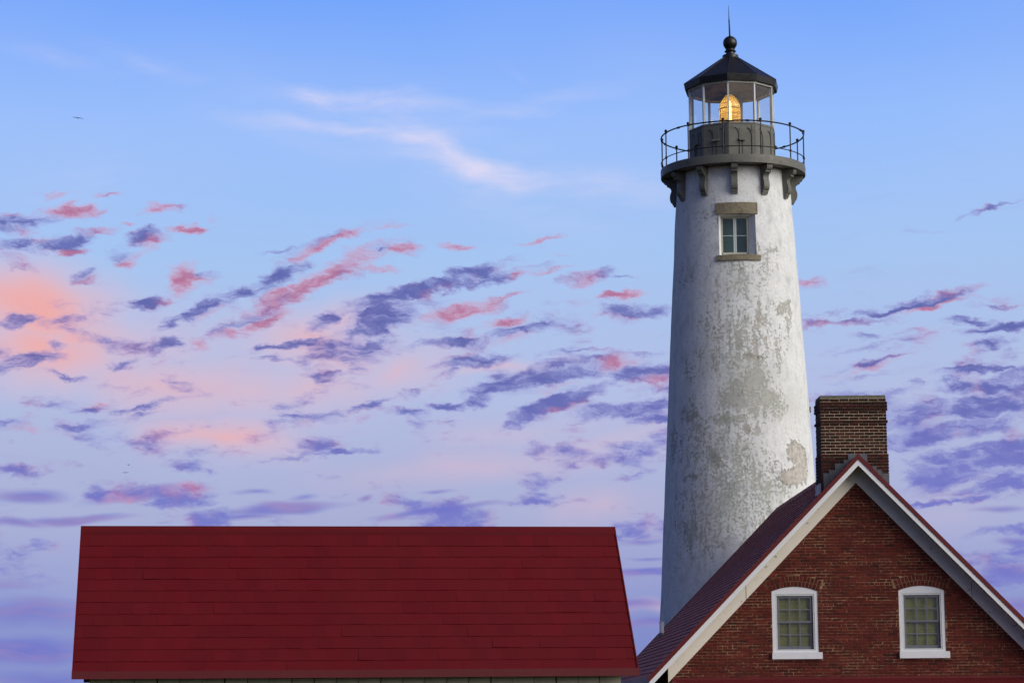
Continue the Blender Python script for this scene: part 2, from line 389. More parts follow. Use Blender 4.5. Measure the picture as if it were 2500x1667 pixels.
def simple(name, color, rough=0.6, var=0.25, scale=6.0, metallic=0.0, bump=0.0, spec=0.4, dirt=None, random_tint=0.0):
    """one paint or stone: base colour with mottling, optional dirt patches and bump"""
    m, t, b = material(name)
    tc = t.new('ShaderNodeTexCoord').outputs['Object']
    n = t.noise(tc, scale, 6, 0.6)
    c = (color[0], color[1], color[2], 1)
    dk = tuple(v * (1 - var) for v in color[:3]) + (1,)
    lt = tuple(min(1, v * (1 + var)) for v in color[:3]) + (1,)
    col = t.ramp(n, [(0.25, dk), (0.5, c), (0.75, lt)])
    if random_tint:
        oi = t.new('ShaderNodeObjectInfo').outputs['Random']
        ri = t.new('ShaderNodeNewGeometry').outputs['Random Per Island']
        k = t.math('FRACT', t.math('ADD', oi, ri))
        f = t.smooth(k, 0, 1, 1 - random_tint, 1 + random_tint, 'LINEAR')
        col = t.vec('SCALE', col, scale=f)
    if dirt:
        dn = t.noise(tc, dirt[1], 5, 0.65)
        col = t.mix(t.smooth(dn, dirt[2], dirt[3], 0, 0.8), col, dirt[0])
    t.put(b.inputs['Base Color'], col)
    rn = t.noise(tc, scale * 2.3, 4, 0.5)
    t.put(b.inputs['Roughness'], t.smooth(rn, 0.3, 0.7, rough - 0.1, min(1, rough + 0.1)))
    b.inputs['Metallic'].default_value = metallic
    b.inputs['Specular IOR Level'].default_value = spec
    if bump:
        bp = t.new('ShaderNodeBump')
        bp.inputs['Strength'].default_value = 0.6
        bp.inputs['Distance'].default_value = bump
        t.put(bp.inputs['Height'], t.noise(tc, scale * 4, 6, 0.65))
        t.put(b.inputs['Normal'], bp.outputs[0])
    return m


def brick_material(name, stops, mortar_film=0.0):
    m, t, b = material(name)
    tc = t.new('ShaderNodeTexCoord').outputs['Object']
    pos = t.new('ShaderNodeNewGeometry')
    oi = t.new('ShaderNodeObjectInfo').outputs['Random']
    k = t.math('FRACT', t.math('ADD', t.math('MULTIPLY', oi, 7.31), pos.outputs['Random Per Island']))
    col = t.ramp(k, stops, 'LINEAR')
    n = t.noise(pos.outputs['Position'], 26.0, 5, 0.65)
    col = t.vec('SCALE', col, scale=t.smooth(n, 0.25, 0.75, 0.68, 1.28, 'LINEAR'))
    big = t.noise(pos.outputs['Position'], 1.3, 3, 0.6)
    col = t.vec('SCALE', col, scale=t.smooth(big, 0.3, 0.7, 0.84, 1.12, 'LINEAR'))
    if mortar_film:
        mn = t.noise(pos.outputs['Position'], 9.0, 5, 0.7)
        col = t.mix(t.smooth(mn, 0.62, 0.8, 0, mortar_film), col, (0.26, 0.17, 0.12, 1))
    t.put(b.inputs['Base Color'], col)
    b.inputs['Roughness'].default_value = 0.85
    b.inputs['Specular IOR Level'].default_value = 0.2
    bp = t.new('ShaderNodeBump')
    bp.inputs['Strength'].default_value = 0.7
    bp.inputs['Distance'].default_value = 0.006
    t.put(bp.inputs['Height'], t.noise(pos.outputs['Position'], 60.0, 4, 0.6))
    t.put(b.inputs['Normal'], bp.outputs[0])
    return m


def mortar_material(name, a, b_, c, s0, s1):
    """mortar that is washed over with red in places"""
    m, t, b = material(name)
    pos = t.new('ShaderNodeNewGeometry').outputs['Position']
    n = t.noise(t.mapping(pos, scale=(0.7, 0.7, 2.2)), 1.5, 5, 0.65)
    n2 = t.noise(pos, 14.0, 4, 0.6)
    f = t.smooth(t.math('ADD', n, t.math('MULTIPLY', t.math('SUBTRACT', n2, 0.5), 0.5)), s0, s1)
    col = t.mix(f, a, b_)
    col = t.mix(t.smooth(n2, 0.45, 0.75, 0, 0.6), col, c)
    t.put(b.inputs['Base Color'], col)
    b.inputs['Roughness'].default_value = 0.95
    b.inputs['Specular IOR Level'].default_value = 0.1
    return m


def plaster_material():
    """old whitewash on the tower: UV is (arc length from the viewed side, height) in metres"""
    m, t, b = material("weathered_plaster")
    uv = t.new('ShaderNodeTexCoord').outputs['UV']
    obj = t.new('ShaderNodeTexCoord').outputs['Object']
    wv = t.noise(obj, 1.6, 4, 0.6, color=True)
    wf = t.noise(obj, 7.0, 4, 0.65, color=True)
    Q = t.vec('ADD', uv, t.vec('MULTIPLY', t.vec('SUBTRACT', wv, (.5, .5, .5)), (1.1, 1.1, 0)))
    Q = t.vec('ADD', Q, t.vec('MULTIPLY', t.vec('SUBTRACT', wf, (.5, .5, .5)), (0.35, 0.35, 0)))
    # where the wall is dirty
    stain = t.blobs(Q, PLASTER_STAIN)
    damp = t.blobs(Q, PLASTER_DAMP)
    peel = t.blobs(t.vec('ADD', uv, t.vec('MULTIPLY', t.vec('SUBTRACT', wf, (.5, .5, .5)), (0.55, 0.55, 0))), PLASTER_PEEL)
    n_fine = t.noise(obj, 9.0, 7, 0.68)
    n_grain = t.noise(t.mapping(obj, scale=(1.0, 1.0, 0.85)), 15.0, 8, 0.74)
    n_mid = t.noise(t.mapping(obj, scale=(1.6, 1.6, 0.8)), 2.4, 6, 0.65)
    n_strk = t.noise(t.mapping(obj, scale=(3.0, 3.0, 0.42)), 2.2, 5, 0.62)
    white = t.ramp(n_mid, [(0.28, (0.48, 0.51, 0.515, 1)), (0.48, (0.67, 0.70, 0.70, 1)), (0.62, (0.77, 0.79, 0.79, 1))])
    white = t.mix(t.smooth(n_strk, 0.55, 0.75, 0, 0.35), white, (0.55, 0.56, 0.53, 1))
    # light grey bloom and specks everywhere
    speck = t.smooth(t.math('ADD', t.math('MULTIPLY', n_grain, 0.75), t.math('MULTIPLY', n_mid, 0.40)), 0.585, 0.70)
    col = t.mix(t.math('MULTIPLY', speck, 0.42), white, (0.30, 0.325, 0.30, 1))
    # mottled dirt: thresholded noise under a coverage map
    cov = t.math('ADD', t.math('MULTIPLY', stain, 0.62), t.math('MULTIPLY_ADD', t.math('SUBTRACT', n_grain, 0.5), 1.9, t.math('MULTIPLY', t.math('SUBTRACT', n_fine, 0.5), 0.9)))
    cov = t.math('ADD', cov, t.math('MULTIPLY', t.math('SUBTRACT', n_strk, 0.5), 0.9))
    msk = t.math('MULTIPLY', t.smooth(cov, 0.19, 0.42), t.smooth(stain, 0.02, 0.2))
    hue = t.noise(obj, 3.1, 4, 0.6)
    dcol0 = t.ramp(hue, [(0.32, (0.17, 0.185, 0.12, 1)), (0.45, (0.29, 0.31, 0.26, 1)), (0.60, (0.35, 0.345, 0.29, 1)), (0.72, (0.25, 0.175, 0.11, 1))])
    dcol = t.vec('SCALE', dcol0, scale=t.smooth(n_grain, 0.32, 0.68, 0.55, 1.55, 'LINEAR'))
    col = t.mix(t.math('MULTIPLY', msk, 0.74), col, dcol)
    # thin grey damp veil
    veil = t.math('MULTIPLY', t.smooth(t.math('ADD', damp, t.math('MULTIPLY', t.math('SUBTRACT', n_mid, 0.5), 1.6)), 0.05, 0.75), 0.62)
    col = t.mix(veil, col, (0.44, 0.46, 0.42, 1))
    # lost patches of render with bare backing coat
    pm = t.smooth(peel, 0.10, 0.16)
    pcol = t.ramp(n_fine, [(0.3, (0.27, 0.25, 0.215, 1)), (0.48, (0.42, 0.40, 0.355, 1)), (0.65, (0.55, 0.53, 0.49, 1))])
    col = t.mix(t.math('MULTIPLY', pm, 0.9), col, pcol)
    rim = t.math('MULTIPLY', t.smooth(peel, 0.04, 0.10), t.smooth(peel, 0.10, 0.15, 1, 0))
    col = t.mix(t.math('MULTIPLY', rim, 0.55), col, (0.15, 0.12, 0.09, 1))
    # hairline cracks
    vo = t.new('ShaderNodeTexVoronoi', feature='DISTANCE_TO_EDGE')
    t.put(vo.inputs['Vector'], t.vec('ADD', obj, t.vec('MULTIPLY', t.vec('SUBTRACT', wf, (.5, .5, .5)), (.5, .5, .5))))
    vo.inputs['Scale'].default_value = 0.8
    crack = t.math('MULTIPLY', t.smooth(vo.outputs[0], 0.0, 0.010, 1, 0), t.smooth(n_mid, 0.52, 0.62))
    col = t.mix(t.math('MULTIPLY', crack, 0.45), col, (0.2, 0.19, 0.15, 1))
    t.put(b.inputs['Base Color'], col)
    b.inputs['Roughness'].default_value = 0.9
    b.inputs['Specular IOR Level'].default_value = 0.15
    h = t.math('SUBTRACT', t.math('MULTIPLY', n_fine, 0.35), t.math('MULTIPLY', pm, 1.0))
    h = t.math('SUBTRACT', h, t.math('MULTIPLY', msk, 0.35))
    bp = t.new('ShaderNodeBump')
    bp.inputs['Strength'].default_value = 0.7
    bp.inputs['Distance'].default_value = 0.05
    t.put(bp.inputs['Height'], h)
    t.put(b.inputs['Normal'], bp.outputs[0])
    return m


def glass_material(name, tint=(0.95, 0.97, 0.97), gloss=0.08, rough=0.02):
    m = bpy.data.materials.new(name)
    m.use_nodes = True
    t = NT(m.node_tree)
    for nd in list(t.n):
        t.n.remove(nd)
    out = t.new('ShaderNodeOutputMaterial')
    tr = t.new('ShaderNodeBsdfTransparent')
    tr.inputs[0].default_value = tint + (1,)
    gl = t.new('ShaderNodeBsdfGlossy')
    gl.inputs['Roughness'].default_value = rough
    fc = t.new('ShaderNodeLayerWeight').outputs['Facing']
    mx = t.new('ShaderNodeMixShader')
    t.put(mx.inputs[0], t.math('MULTIPLY_ADD', t.math('POWER', fc, 4.0), 0.5, gloss, clamp=True))
    t.l.new(tr.outputs[0], mx.inputs[1])
    t.l.new(gl.outputs[0], mx.inputs[2])
    t.l.new(mx.outputs[0], out.inputs[0])
    return m


def lens_material():
    """amber pressed-glass rings: part clear, part scattering, with a glossy skin"""
    m = bpy.data.materials.new("amber_lens_glass")
    m.use_nodes = True
    t = NT(m.node_tree)
    for nd in list(t.n):
        t.n.remove(nd)
    out = t.new('ShaderNodeOutputMaterial')
    obj = t.new('ShaderNodeTexCoord').outputs['Object']
    n = t.noise(t.mapping(obj, scale=(0.12, 0.12, 2.6)), 9.0, 3, 0.6)
    tint = t.ramp(n, [(0.35, (0.40, 0.235, 0.04, 1)), (0.60, (0.95, 0.70, 0.22, 1))])
    tr = t.new('ShaderNodeBsdfTransparent')
    t.put(tr.inputs[0], t.mix(0.5, tint, (0.9, 0.75, 0.4, 1)))
    tl = t.new('ShaderNodeBsdfTranslucent')
    t.put(tl.inputs[0], tint)
    gl = t.new('ShaderNodeBsdfGlossy')
    gl.inputs['Roughness'].default_value = 0.12
    gl.inputs[0].default_value = (1.0, 0.86, 0.5, 1)
    m1 = t.new('ShaderNodeMixShader')
    m1.inputs[0].default_value = 0.62
    t.l.new(tr.outputs[0], m1.inputs[1])
    t.l.new(tl.outputs[0], m1.inputs[2])
    m2 = t.new('ShaderNodeMixShader')
    m2.inputs[0].default_value = 0.16
    t.l.new(m1.outputs[0], m2.inputs[1])
    t.l.new(gl.outputs[0], m2.inputs[2])
    t.l.new(m2.outputs[0], out.inputs[0])
    return m


def emitter(name, color, strength):
    m = bpy.data.materials.new(name)
    m.use_nodes = True
    t = NT(m.node_tree)
    for nd in list(t.n):
        t.n.remove(nd)
    out = t.new('ShaderNodeOutputMaterial')
    em = t.new('ShaderNodeEmission')
    em.inputs[0].default_value = color + (1,)
    em.inputs[1].default_value = strength
    t.l.new(em.outputs[0], out.inputs[0])
    return m


# ------------------------------------------------------------------ mesh helpers
class MB:
    """collects shapes and links them as ONE mesh object"""
    def __init__(self):
        self.v, self.f, self.uv = [], [], None

    def add(self, verts, faces):
        o = len(self.v)
        self.v += [tuple(p) for p in verts]
        self.f += [tuple(i + o for i in fc) for fc in faces]
        return self

    def box(self, x0, x1, y0, y1, z0, z1, M=None):
        p = [(x0, y0, z0), (x1, y0, z0), (x1, y1, z0), (x0, y1, z0), (x0, y0, z1), (x1, y0, z1), (x1, y1, z1), (x0, y1, z1)]
        if M is not None:
            p = [M @ Vector(q) for q in p]
        return self.add(p, [(3, 2, 1, 0), (4, 5, 6, 7), (0, 1, 5, 4), (1, 2, 6, 5), (2, 3, 7, 6), (3, 0, 4, 7)])

    def prism(self, poly, a, b, M=None, axis='y'):
        """polygon in (x, z) extruded along y from a to b (front face towards -y)"""
        n = len(poly)
        if axis == 'y':
            p = [(x, a, z) for x, z in poly] + [(x, b, z) for x, z in poly]
        else:
            p = [(a, x, z) for x, z in poly] + [(b, x, z) for x, z in poly]
        if M is not None:
            p = [M @ Vector(q) for q in p]
        fs = [tuple(range(n)), tuple(range(2 * n - 1, n - 1, -1))]
        for i in range(n):
            j = (i + 1) % n
            fs.append((i, n + i, n + j, j))
        return self.add(p, fs)

    def lathe(self, prof, n=32, M=None, a0=0.0, caps=True):
        """profile of (radius, z), bottom to top"""
        o = []
        for r, z in prof:
            for k in range(n):
                a = a0 + 2 * math.pi * k / n
                q = Vector((r * math.sin(a), -r * math.cos(a), z))
                o.append(M @ q if M is not None else q)
        fs = []
        for i in range(len(prof) - 1):
            for k in range(n):
                k2 = (k + 1) % n
                fs.append((i * n + k, i * n + k2, (i + 1) * n + k2, (i + 1) * n + k))
        if caps:
            fs.append(tuple(range(n - 1, -1, -1)))
            m = (len(prof) - 1) * n
            fs.append(tuple(range(m, m + n)))
        return self.add(o, fs)

    def tube(self, pts, r, n=8, closed=False):
        """round bar along a polyline; r may be a list"""
        pts = [Vector(p) for p in pts]
        m = len(pts)
        rs = r if isinstance(r, (list, tuple)) else [r] * m
        o = []
        for i, p in enumerate(pts):
            if closed:
                d = pts[(i + 1) % m] - pts[i - 1]
            else:
                d = pts[min(i + 1, m - 1)] - pts[max(i - 1, 0)]
            d.normalize()
            ref = Vector((0, 0, 1)) if abs(d.z) < 0.9 else Vector((1, 0, 0))
            s = d.cross(ref).normalized()
            t_ = s.cross(d)
            for k in range(n):
                a = 2 * math.pi * k / n
                o.append(p + (s * math.cos(a) + t_ * math.sin(a)) * rs[i])
        fs = []
        for i in range(m if closed else m - 1):
            j = (i + 1) % m
            for k in range(n):
                k2 = (k + 1) % n
                fs.append((i * n + k, i * n + k2, j * n + k2, j * n + k))
        if not closed:
            fs.append(tuple(range(n - 1, -1, -1)))
            fs.append(tuple(range((m - 1) * n, m * n)))
        return self.add(o, fs)

    def ball(self, c, r, n=16, m=10):
        c = Vector(c)
        prof = [(max(1e-4, r * math.sin(math.pi * i / m)), -r * math.cos(math.pi * i / m)) for i in range(m + 1)]
        return self.lathe(prof, n, Matrix.Translation(c))

    def mesh(self, name, mat, smooth=False):
        me = bpy.data.meshes.new(name)
        me.from_pydata(self.v, [], self.f)
        me.update()
        bm = bmesh.new()
        bm.from_mesh(me)
        bmesh.ops.recalc_face_normals(bm, faces=bm.faces)
        bm.to_mesh(me)
        bm.free()
        if mat:
            me.materials.append(mat)
        if smooth:
            me.polygons.foreach_set('use_smooth', [True] * len(me.polygons))
            try:
                me.set_sharp_from_angle(angle=R(38))
            except Exception:
                pass
        return me

    def build(self, name, mat, parent=None, smooth=False, loc=None, rot=None):
        o = bpy.data.objects.new(name, self.mesh(name, mat, smooth))
        COL.objects.link(o)
        if parent is not None:
            o.parent = parent
        if loc is not None:
            o.location = loc
        if rot is not None:
            o.rotation_euler = rot
        return o


def put(name, me, parent, loc=(0, 0, 0), rot=(0, 0, 0), scale=(1, 1, 1)):
    """one more object on shared mesh data"""
    o = bpy.data.objects.new(name, me)
    COL.objects.link(o)
    o.parent = parent
    o.location, o.rotation_euler, o.scale = loc, rot, scale
    return o


def tag(o, label=None, cat=None, group=None, kind=None):
    for k, v in (('label', label), ('category', cat), ('group', group), ('kind', kind)):
        if v:
            o[k] = v
    return o


def empty(name, loc, rz=0.0):
    o = bpy.data.objects.new(name, None)
    o.empty_display_size = 0.5
    o.location = loc
    o.rotation_euler = (0, 0, rz)
    COL.objects.link(o)
    return o


# ------------------------------------------------------------------ palette
M_plaster = plaster_material()
M_olive = simple("olive_grey_paint", (0.128, 0.13, 0.112), 0.55, 0.12, 5.0, bump=0.004, spec=0.35, dirt=((0.06, 0.06, 0.05, 1), 3.0, 0.55, 0.75))
M_olive_dk = simple("dark_seam_paint", (0.04, 0.042, 0.038), 0.6, 0.15, 5.0)
M_black = simple("black_roof_paint", (0.0075, 0.0072, 0.0085), 0.42, 0.25, 4.0, spec=0.45)
M_iron = simple("dark_iron", (0.010, 0.009, 0.010), 0.5, 0.3, 12.0, spec=0.4)
M_whitemetal = simple("chipped_white_metal", (0.55, 0.57, 0.55), 0.5, 0.12, 9.0, dirt=((0.12, 0.075, 0.045, 1), 16.0, 0.60, 0.70))
M_ceiling = simple("lantern_ceiling", (0.16, 0.135, 0.10), 0.8, 0.35, 3.0, dirt=((0.045, 0.04, 0.035, 1), 2.2, 0.5, 0.62))
M_greypipe = simple("grey_pipe", (0.16, 0.175, 0.20), 0.5, 0.1, 6.0)
M_stone = simple("lintel_stone", (0.215, 0.19, 0.135), 0.9, 0.3, 9.0, bump=0.012, spec=0.15, dirt=((0.10, 0.09, 0.06, 1), 5.0, 0.5, 0.7))
M_creamframe = simple("aged_cream_frame", (0.42, 0.42, 0.33), 0.6, 0.15, 12.0, dirt=((0.14, 0.09, 0.05, 1), 14.0, 0.6, 0.75))
M_whiteframe = simple("white_casement_paint", (0.50, 0.56, 0.56), 0.5, 0.08, 9.0)
M_dimroom = simple("dim_interior", (0.20, 0.28, 0.25), 0.9, 0.15, 3.0)
M_red = simple("red_trim_metal", (0.108, 0.0065, 0.0065), 0.5, 0.12, 3.0, spec=0.35)
M_shedred = simple("red_shingle_metal", (0.104, 0.0034, 0.0068), 0.62, 0.11, 0.8, spec=0.16, bump=0.002, random_tint=0.08)
M_gutterred = simple("red_gutter_metal", (0.102, 0.0095, 0.0125), 0.5, 0.09, 1.5, spec=0.3)
M_houseroof = simple("dark_red_roof_metal", (0.34, 0.120, 0.112), 0.75, 0.16, 2.0, spec=0.08, random_tint=0.08)
M_white = simple("white_trim_paint", (0.72, 0.73, 0.74), 0.55, 0.05, 3.0, dirt=((0.42, 0.40, 0.36, 1), 4.0, 0.62, 0.8))
M_cream = simple("cream_frieze_paint", (0.74, 0.69, 0.60), 0.65, 0.06, 2.0, dirt=((0.12, 0.10, 0.07, 1), 7.0, 0.63, 0.72))
M_soffit = simple("brown_soffit_board", (0.055, 0.044, 0.038), 0.9, 0.15, 3.0, spec=0.1)
M_casing = simple("white_window_casing", (0.66, 0.67, 0.70), 0.5, 0.05, 6.0, dirt=((0.5, 0.5, 0.5, 1), 7.0, 0.6, 0.8))
M_storm = simple("aluminium_storm_trim", (0.55, 0.57, 0.55), 0.35, 0.1, 8.0, spec=0.5)
M_sash = simple("slate_grey_sash", (0.125, 0.13, 0.155), 0.5, 0.08, 8.0)
M_blind = simple("olive_blind", (0.39, 0.325, 0.085), 0.75, 0.22, 5.0)
M_lead = simple("slate_lead_flashing", (0.075, 0.085, 0.10), 0.45, 0.25, 5.0, spec=0.5)
M_cap = simple("mossy_mortar_cap", (0.12, 0.115, 0.085), 0.95, 0.3, 8.0, bump=0.01)
M_siding = simple("cream_board_siding", (0.40, 0.385, 0.29), 0.7, 0.12, 4.0, random_tint=0.05, dirt=((0.2, 0.18, 0.12, 1), 6.0, 0.62, 0.8))
M_pvc = simple("grey_vent_pipe", (0.75, 0.75, 0.76), 0.5, 0.06, 6.0)
M_bird = simple("gull_grey", (0.08, 0.08, 0.09), 0.8, 0.2, 4.0)
M_glass = glass_material("clear_lantern_glass", (0.96, 0.97, 0.98), 0.05)
M_paneglass = glass_material("window_glass", (0.80, 0.85, 0.84), 0.035, 0.04)
M_lens = lens_material()
M_bulb = emitter("lamp_filament", (1.0, 0.72, 0.34), 17.0)

WALL_STOPS = [(0.0, (0.040, 0.011, 0.0095, 1)), (0.06, (0.066, 0.0125, 0.010, 1)), (0.3, (0.082, 0.0135, 0.0105, 1)), (0.55, (0.097, 0.0150, 0.0115, 1)),
              (0.8, (0.112, 0.0172, 0.0130, 1)), (0.95, (0.138, 0.0225, 0.0162, 1)), (1.0, (0.056, 0.014, 0.0115, 1))]
CHIM_STOPS = [(0.0, (0.018, 0.0075, 0.007, 1)), (0.3, (0.032, 0.009, 0.008, 1)), (0.7, (0.046, 0.0105, 0.009, 1)), (1.0, (0.064, 0.0135, 0.011, 1))]
M_brick = brick_material("red_brick", WALL_STOPS, 0.25)
M_chimbrick = brick_material("dark_brick", CHIM_STOPS, 0.1)
M_mortar = mortar_material("house_mortar", (0.33, 0.225, 0.125, 1), (0.11, 0.040, 0.026, 1), (0.18, 0.085, 0.052, 1), 0.35, 0.57)
M_archmortar = mortar_material('arch_mortar', (0.20, 0.115, 0.065, 1), (0.09, 0.03, 0.02, 1), (0.17, 0.09, 0.055, 1), 0.42, 0.7)
M_chimmortar = mortar_material("chimney_mortar", (0.42, 0.36, 0.24, 1), (0.28, 0.20, 0.13, 1), (0.46, 0.40, 0.30, 1), 0.45, 0.75)


def brick_pattern_material():
    """brickwork for the walls that stand edge-on or out of view"""
    m, t, b = material("flank_brickwork")
    p = t.new('ShaderNodeTexCoord').outputs['Object']
    sp = t.new('ShaderNodeSeparateXYZ')
    t.put(sp.inputs[0], p)
    cb = t.new('ShaderNodeCombineXYZ')
    t.put(cb.inputs[0], sp.outputs[1])
    t.put(cb.inputs[1], sp.outputs[2])
    br = t.new('ShaderNodeTexBrick')
    t.put(br.inputs['Vector'], cb.outputs[0])
    for k, v in (('Color1', (0.075, 0.0135, 0.0105, 1)), ('Color2', (0.125, 0.0195, 0.014, 1)), ('Mortar', (0.16, 0.085, 0.055, 1)), ('Scale', 1.0), ('Mortar Size', 0.005),
                 ('Brick Width', 0.2075), ('Row Height', 0.0612)):
        br.inputs[k].default_value = v
    t.put(b.inputs['Base Color'], br.outputs[0])
    b.inputs['Roughness'].default_value = 0.9
    return m


M_flank = brick_pattern_material()


def ground_material():
    m, t, b = material("dune_grass")
    p = t.new('ShaderNodeNewGeometry').outputs['Position']
    n = t.noise(p, 0.12, 5, 0.6)
    n2 = t.noise(p, 6.0, 5, 0.7)
    col = t.ramp(n, [(0.3, (0.035, 0.05, 0.018, 1)), (0.55, (0.055, 0.065, 0.026, 1)), (0.75, (0.11, 0.095, 0.055, 1))])
    col = t.vec('SCALE', col, scale=t.smooth(n2, 0.25, 0.75, 0.6, 1.4, 'LINEAR'))
    t.put(b.inputs['Base Color'], col)
    b.inputs['Roughness'].default_value = 1.0
    b.inputs['Specular IOR Level'].default_value = 0.05
    bp = t.new('ShaderNodeBump')
    bp.inputs['Distance'].default_value = 0.08
    t.put(bp.inputs['Height'], n2)
    t.put(b.inputs['Normal'], bp.outputs[0])
    return m


# ------------------------------------------------------------------ ground
def build_ground():
    rings = [0, 15, 40, 90, 200, 500, 1500, 6000]
    v, f, n = [(0, 40, 0)], [], 48
    for r in rings[1:]:
        for k in range(n):
            a = 2 * math.pi * k / n
            v.append((r * math.cos(a), 40 + r * math.sin(a), 0))
    for k in range(n):
        f.append((0, 1 + k, 1 + (k + 1) % n))
    for i in range(len(rings) - 2):
        for k in range(n):
            a, b = 1 + i * n, 1 + (i + 1) * n
            f.append((a + k, b + k, b + (k + 1) % n, a + (k + 1) % n))
    g = MB().add(v, f).build('ground', ground_material())
    tag(g, 'short dune grass ground the buildings stand on', 'ground', kind='structure')


build_ground()


# ------------------------------------------------------------------ lighthouse
TX, TY = 6.30, 67.0
CAMA = R(-5.4)                 # side of the tower that faces the camera


def tower_radius(z):
    tab = [(0, 2.56), (5.1, 2.285), (10.27, 2.0), (13.93, 1.795), (16.05, 1.669), (17.6, 1.580)]
    for (a, ra), (b, rb) in zip(tab, tab[1:]):
        if z <= b:
            return ra + (rb - ra) * (z - a) / (b - a)
    return tab[-1][1]


def pol(r, a, z):
    return Vector((r * math.sin(a), -r * math.cos(a), z))


WA, WHALF = R(-2.4), 0.505          # tower window: bearing and half width
WZ0, WZ1 = 14.977, 16.157


def build_lighthouse():
    root = empty('lighthouse', (TX, TY, 0))
    tag(root, 'tall weathered white lighthouse with black domed lantern and railed gallery', 'lighthouse')

    # --- tower wall with its window opening
    ha = math.asin(WHALF / 1.69)
    angs = sorted(set([round(2 * math.pi * k / 120 - math.pi, 5) for k in range(120)] + [round(WA - ha, 5), round(WA + ha, 5)]))
    angs = [a for a in angs if not (0 < abs(a - (WA - ha)) < 0.02 or 0 < abs(a - (WA + ha)) < 0.02) or abs(a - round(WA - ha, 5)) < 1e-9 or abs(a - round(WA + ha, 5)) < 1e-9]
    zs = sorted(set([round(0.25 * k, 3) for k in range(70)] + [WZ0, WZ1, 17.53]))
    zs = [z for z in zs if z <= 17.53 and not (0 < abs(z - WZ0) < 0.06 or 0 < abs(z - WZ1) < 0.06)]
    na = len(angs)
    v, uv = [], []
    for z in zs:
        r0 = tower_radius(z)
        for a in angs:
            q = pol(1.0, a, z * 0.6)
            r = r0 + 0.012 * mnoise.noise(q * 1.3) + 0.006 * mnoise.noise(q * 4.0)
            if abs(a - WA) < ha + 0.08 and WZ0 - 0.2 < z < WZ1 + 0.2:
                r = r0
            v.append(pol(r, a, z))
    f, loops = [], []
    for i in range(len(zs) - 1):
        for k in range(na):
            k2 = (k + 1) % na
            a0, a1 = angs[k], angs[k2] if k2 else angs[0] + 2 * math.pi
            am = (a0 + a1) / 2
            if abs(am - WA) < ha and WZ0 - 1e-6 <= zs[i] and zs[i + 1] <= WZ1 + 1e-6:
                continue
            f.append((i * na + k, i * na + k2, (i + 1) * na + k2, (i + 1) * na + k))
            loops += [(a0, zs[i]), (a1, zs[i]), (a1, zs[i + 1]), (a0, zs[i + 1])]
    me = bpy.data.meshes.new('tower_wall')
    me.from_pydata(v, [], f)
    me.update()
    l = me.uv_layers.new(name='UVMap')
    for d, (a, z) in zip(l.data, loops):
        d.uv = ((a - CAMA) * 1.8, z)
    me.materials.append(M_plaster)
    me.polygons.foreach_set('use_smooth', [True] * len(me.polygons))
    wall = put('tower_wall', me, root)

    # --- tower window
    WM = Matrix.Rotation(WA, 4, 'Z')          # local: x along the wall, -y outwards
    yi = -1.40                                 # plane of the window frame
    win = empty('tower_window', (0, 0, 0))
    win.parent = root
    xl, xr, zb, zt = -0.425, 0.305, 15.06, 16.10
    mb = MB()
    yo = -math.sqrt(1.69 ** 2 - WHALF ** 2) + 0.005
    o = [(-WHALF, yo - 0.02, WZ0), (WHALF, yo - 0.02, WZ0), (WHALF, yo, WZ1), (-WHALF, yo, WZ1)]
    inn = [(xl, yi, zb), (xr, yi, zb), (xr, yi, zt), (xl, yi, zt)]
    pts = [WM @ Vector(p) for p in o + inn]
    mb.add(pts, [(0, 4, 7, 3), (1, 2, 6, 5), (2, 3, 7, 6), (0, 1, 5, 4)])
    rv = mb.build('reveal', M_plaster, win)
    l = rv.data.uv_layers.new(name='UVMap')
    for d in l.data:
        d.uv = (-1.6, 15.5)
    fb = MB()
    t_ = 0.035
    for (a, b, c, d) in ((xl, xr, zb, zb + 0.05), (xl, xr, zt - t_, zt), (xl, xl + t_, zb, zt), (xr - t_, xr, zb, zt)):
        fb.box(a, b, yi - 0.03, yi + 0.04, c, d, WM)
    fb.build('window_frame', M_creamframe, win)
    xm = (xl + xr) / 2 + 0.005
    sb = MB()
    sb.box(xm - 0.042, xm - 0.004, yi - 0.02, yi + 0.02, zb + 0.055, zt - t_ - 0.004, WM)
    sb.box(xm + 0.004, xm + 0.042, yi - 0.02, yi + 0.02, zb + 0.055, zt - t_ - 0.004, WM)
    sb.build('mullion', M_whiteframe, win)
    zm = zb + 0.055 + (zt - zb) * 0.45
    for (a, b) in ((xl + t_ + 0.002, xm - 0.044), (xm + 0.044, xr - t_ - 0.002)):
        MB().box(a, b, yi - 0.012, yi + 0.012, zm - 0.007, zm + 0.007, WM).build('glazing_bar', M_whiteframe, win)
        for (c, d) in ((zb + 0.055, zm - 0.012), (zm + 0.012, zt - t_ - 0.004)):
            MB().box(a, b, yi + 0.002, yi + 0.008, c, d, WM).build('pane', M_paneglass, win)
    MB().box(xl - 0.1, xr + 0.1, yi + 0.30, yi + 0.32, zb - 0.1, zt + 0.1, WM).build('room_lining', M_dimroom, win)
    # lintel and sill follow the curve of the wall
    def curved(hw, z0, z1, out, name, skew=0.0):
        prof = []
        n = 10
        a1 = math.asin(hw / 1.67)
        vv, ff = [], []
        for i in range(n + 1):
            a = WA - a1 + 2 * a1 * i / n + skew
            for r, z in ((1.35, z0), (tower_radius(z0) + out, z0), (tower_radius(z1) + out, z1), (1.35, z1)):
                vv.append(pol(r, a, z))
        for i in range(n):
            for k in range(4):
                k2 = (k + 1) % 4
                ff.append((i * 4 + k, i * 4 + k2, (i + 1) * 4 + k2, (i + 1) * 4 + k))
        ff += [(3, 2, 1, 0), (n * 4, n * 4 + 1, n * 4 + 2, n * 4 + 3)]
